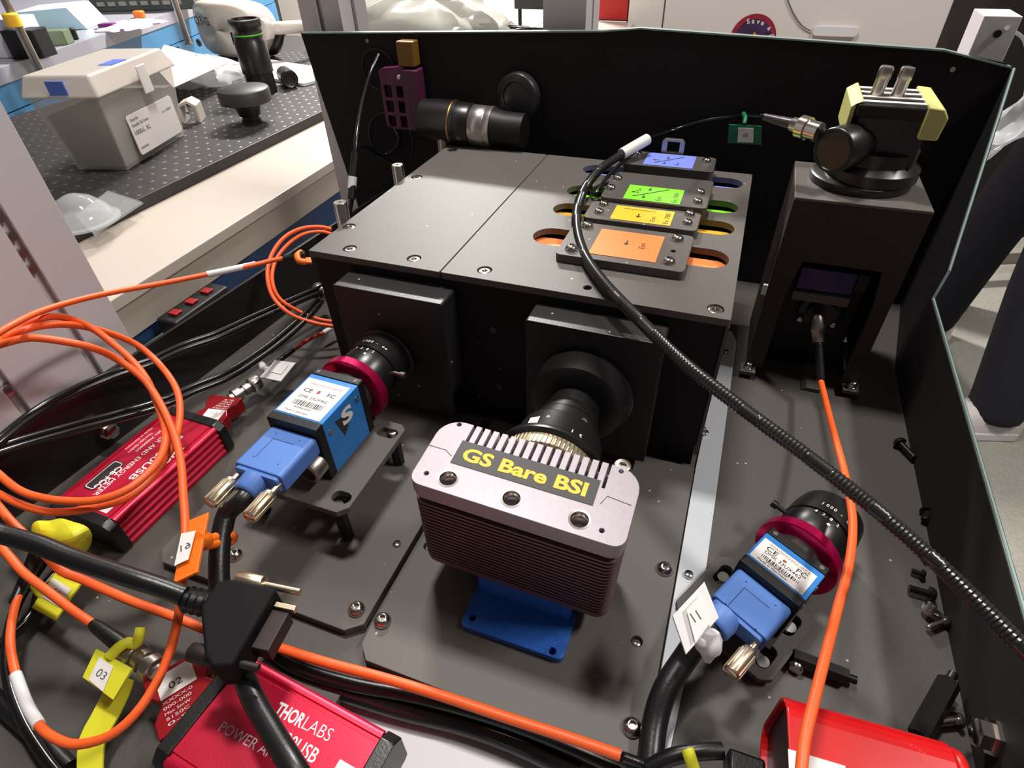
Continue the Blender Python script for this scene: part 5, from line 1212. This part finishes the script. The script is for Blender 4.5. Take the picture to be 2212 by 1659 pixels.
def hexrod(p0, p1, r, label):
    p0 = Vector(p0); p1 = Vector(p1); t = thing('hex_standoff', label, 'standoff', p0, 'black hex standoffs')
    L = (p1-p0).length
    MB().lathe(p0, p1-p0, [(0, r), (L*.86, r)], 6).build('hex_body', BLKO, t)
    MB().lathe(p0, p1-p0, [(L*.86, r*.45), (L, r*.45)], 14).build('stud', BLKO, t)
hexrod(U(1985, 1592, 5), U(2060, 1455, 8), 4.2, 'black hex standoff leaning against the right panel by the red case')
hexrod(U(1712, 1418, 4), U(1850, 1470, 4), 3.8, 'black hex standoff lying on the floor under the orange fibre')

# ================================================================== RIGHT: person, chair
def skin_fig(name, verts, edges, radii, root, m, label, parent=None, sub=2):
    me = bpy.data.meshes.new(name); me.from_pydata([tuple(Vector(v)*K) for v in verts], edges, [])
    o = bpy.data.objects.new(name, me); C.objects.link(o)
    sk = o.modifiers.new('skin', 'SKIN'); sk.use_smooth_shade = True
    for i, r_ in enumerate(radii):
        v = me.skin_vertices[0].data[i]; v.radius = (r_*K, r_*K) if not isinstance(r_, tuple) else (r_[0]*K, r_[1]*K); v.use_root = (i == root)
    s_ = o.modifiers.new('sub', 'SUBSURF'); s_.levels = sub; s_.render_levels = sub
    dg = bpy.context.evaluated_depsgraph_get(); bpy.context.view_layer.update(); dg = bpy.context.evaluated_depsgraph_get()
    m2 = bpy.data.meshes.new_from_object(o.evaluated_get(dg)); o.modifiers.clear(); o.data = m2; bpy.data.meshes.remove(me)
    m2.materials.clear(); m2.materials.append(m)
    for p_ in m2.polygons: p_.use_smooth = True
    if parent: o.parent = parent
    return o
footA, footB = U(2112, 925, FZ), U(1985, 725, FZ)
def at_d(px, py, x): return UX(px, py, x)
pr = thing('person', 'person in dark navy trousers and white soled shoes standing beyond the right panel', 'person', ((footA+footB)/2)[:])
ank = footA+Vector((8, 0, 62)); ank2 = footB+Vector((8, 0, 62))
mid = (footA+footB)/2+Vector((25, 0, 0)); sd = Vector((0, 1, 0))
pel = mid+Vector((0, 0, 660)); hip = pel+Vector((0, -62, -50)); hip2 = pel+Vector((0, 62, -50))
kn = ank.lerp(hip, .46)+Vector((-14, 0, 0)); kn2 = ank2.lerp(hip2, .46)+Vector((-18, 0, 0))
chest = pel+Vector((5, 0, 285)); neck = pel+Vector((-5, 0, 400))
V_ = [pel, hip, kn, ank, hip2, kn2, ank2, (pel+chest)/2, chest, neck, chest+Vector((-5, -130, 60)), chest+Vector((10, -165, -120)), chest+Vector((-60, -170, -290)), chest+Vector((-5, 130, 60)), chest+Vector((10, 165, -120)), chest+Vector((-60, 170, -290)), (kn+ank)/2, (kn2+ank2)/2, ank-Vector((0, 0, 30)), ank2-Vector((0, 0, 30))]
Ed = [(0, 1), (1, 2), (2, 16), (16, 3), (0, 4), (4, 5), (5, 17), (17, 6), (0, 7), (7, 8), (8, 9), (8, 10), (10, 11), (11, 12), (8, 13), (13, 14), (14, 15), (3, 18), (6, 19)]
Rd = [88, 74, 60, 52, 74, 60, 52, 88, 100, 40, 46, 36, 26, 46, 36, 26, 56, 56, 54, 54]
v0 = Vector(MW[pr.name].translation)
body = skin_fig('clothed_body', [v-v0 for v in V_], Ed, Rd, 0, JEAN, '', pr)
body['label'] = 'dark navy clothes'
hb = MB().lathe(neck+Vector((-6, 0, 20)), (-.12, 0, 1), [(0, 38), (20, 44), (45, 62), (80, 70), (115, 62), (138, 38), (146, 5)], 32); hb.build('head', SKIN, pr)
hm_ = MB().lathe(neck+Vector((4, 0, 100)), (-.12, 0, 1), [(0, 70), (20, 74), (46, 64), (62, 40), (70, 4)], 32); hm_.build('hair', HAIR, pr)
for an_, dirv in ((ank, Vector((-.97, -.2, 0))), (ank2, Vector((-.97, .2, 0)))):
    yaw_ = math.atan2(dirv.y, dirv.x); F = frame((an_.x, an_.y, FZ+.5), yaw_)
    so = MB(F).prism([(-45, -32), (-55, 0), (-45, 32), (40, 40), (110, 44), (145, 25), (150, 0), (145, -25), (110, -44), (40, -40)], 0, 20).build('shoe_sole', WPL, pr, 3, label='white sole')
    vs = []; fs = []; pr_ = [(-46, 30, 62), (-20, 32, 66), (20, 36, 58), (60, 38, 44), (100, 38, 34), (130, 26, 28), (142, 8, 24)]
    for x, wv, hv in pr_:
        for k in range(9):
            a_ = PI*k/8; vs.append((x, -wv*math.cos(a_), 19+hv*math.sin(a_)**.7))
    for i in range(len(pr_)-1):
        for k in range(8): fs.append((i*9+k, i*9+k+1, (i+1)*9+k+1, (i+1)*9+k))
    fs += [tuple(range(9)), tuple(reversed(range((len(pr_)-1)*9, len(pr_)*9)))]
    MB(F).add(vs, fs).build('shoe_upper', mat('white_shoe', (215, 205, 205), .6), pr)
# office chair (base and castor visible)
w0 = U(2150, 532, FZ+25); cc = Vector((w0.x+230, w0.y+80, FZ))
t = thing('office_chair', 'black office chair with castors beyond the standing person', 'chair', cc)
MB().prism(rect(cc.x-150, cc.y-150, cc.x+150, cc.y+150, 40), -420, -375).build('seat', RUB, t, 8)
MB().cyl(cc+Vector((0, 0, 70)), cc+Vector((0, 0, 180)), 20).build('gas_column', DKP, t)
MB().prism(rect(cc.x+130, cc.y-140, cc.x+165, cc.y+140, 12), -330, 0).build('backrest', RUB, t, 6)
a0_ = math.atan2(w0.y-cc.y, w0.x-cc.x)
for k in range(5):
    a_ = a0_+2*PI*k/5; e_ = cc+Vector((math.cos(a_)*215, math.sin(a_)*215, 0)); 
    if k == 0: e_ = Vector((w0.x, w0.y, FZ))
    lg = MB().tube([cc+Vector((0, 0, 90)), e_+Vector((0, 0, 62))], 15, 10, 400, False).build('leg', DKP, t)
    MB().lathe(e_+Vector((0, -14, 24)), (0, 1, 0), [(0, 18), (3, 23.5), (25, 23.5), (28, 18)], 24).build('castor', RUB, lg)
    MB().cyl(e_+Vector((0, 0, 24)), e_+Vector((0, 0, 62)), 6).build('castor_stem', DKP, lg)
# crossbar of a chair / stool on the floor
b0_, b1_ = U(2075, 565, FZ+60), U(2260, 555, FZ+60)
solo('floor_rail', MB().box(0, 0, 0, 1, 1, 1) if False else MB().tube([b0_, b1_], 17, 4, 900, False), mat('grey_brown_rail', (110, 100, 92), .5), 'flat grey rail low above the floor behind the standing person', 'rail')
# clear bag hanging on right
p = UX(2190, 235, 190)
t = thing('plastic_bag', 'clear crumpled plastic bag hanging behind the right wing of the enclosure', 'plastic bag', p)
random.seed(11); mb = MB(); vs = []; fs = []
for i in range(12):
    for j in range(16):
        a_ = 2*PI*j/16; r_ = 16*math.sin(PI*(i+.6)/12.2)*(1+.35*math.sin(3*a_+i)+.2*random.random())
        vs.append((p.x+r_*.8*math.cos(a_)+12*math.sin(i*.5), p.y+r_*math.sin(a_), p.z+28-i*7))
for i in range(11):
    for j in range(16): fs.append((i*16+j, i*16+(j+1) % 16, (i+1)*16+(j+1) % 16, (i+1)*16+j))
mb.add(vs, fs).build('film', CLEAR, t)
MB().tube([p+Vector((0, 0, 22)), (p+Vector((0, 0, 40))).lerp(Vector((rp.location.x/K+6, 512, e0.z-10)), .5), Vector((rp.location.x/K+4, 504, e0.z-6))], 1.2, 8, 4).build('bag_neck', CLEAR, t)
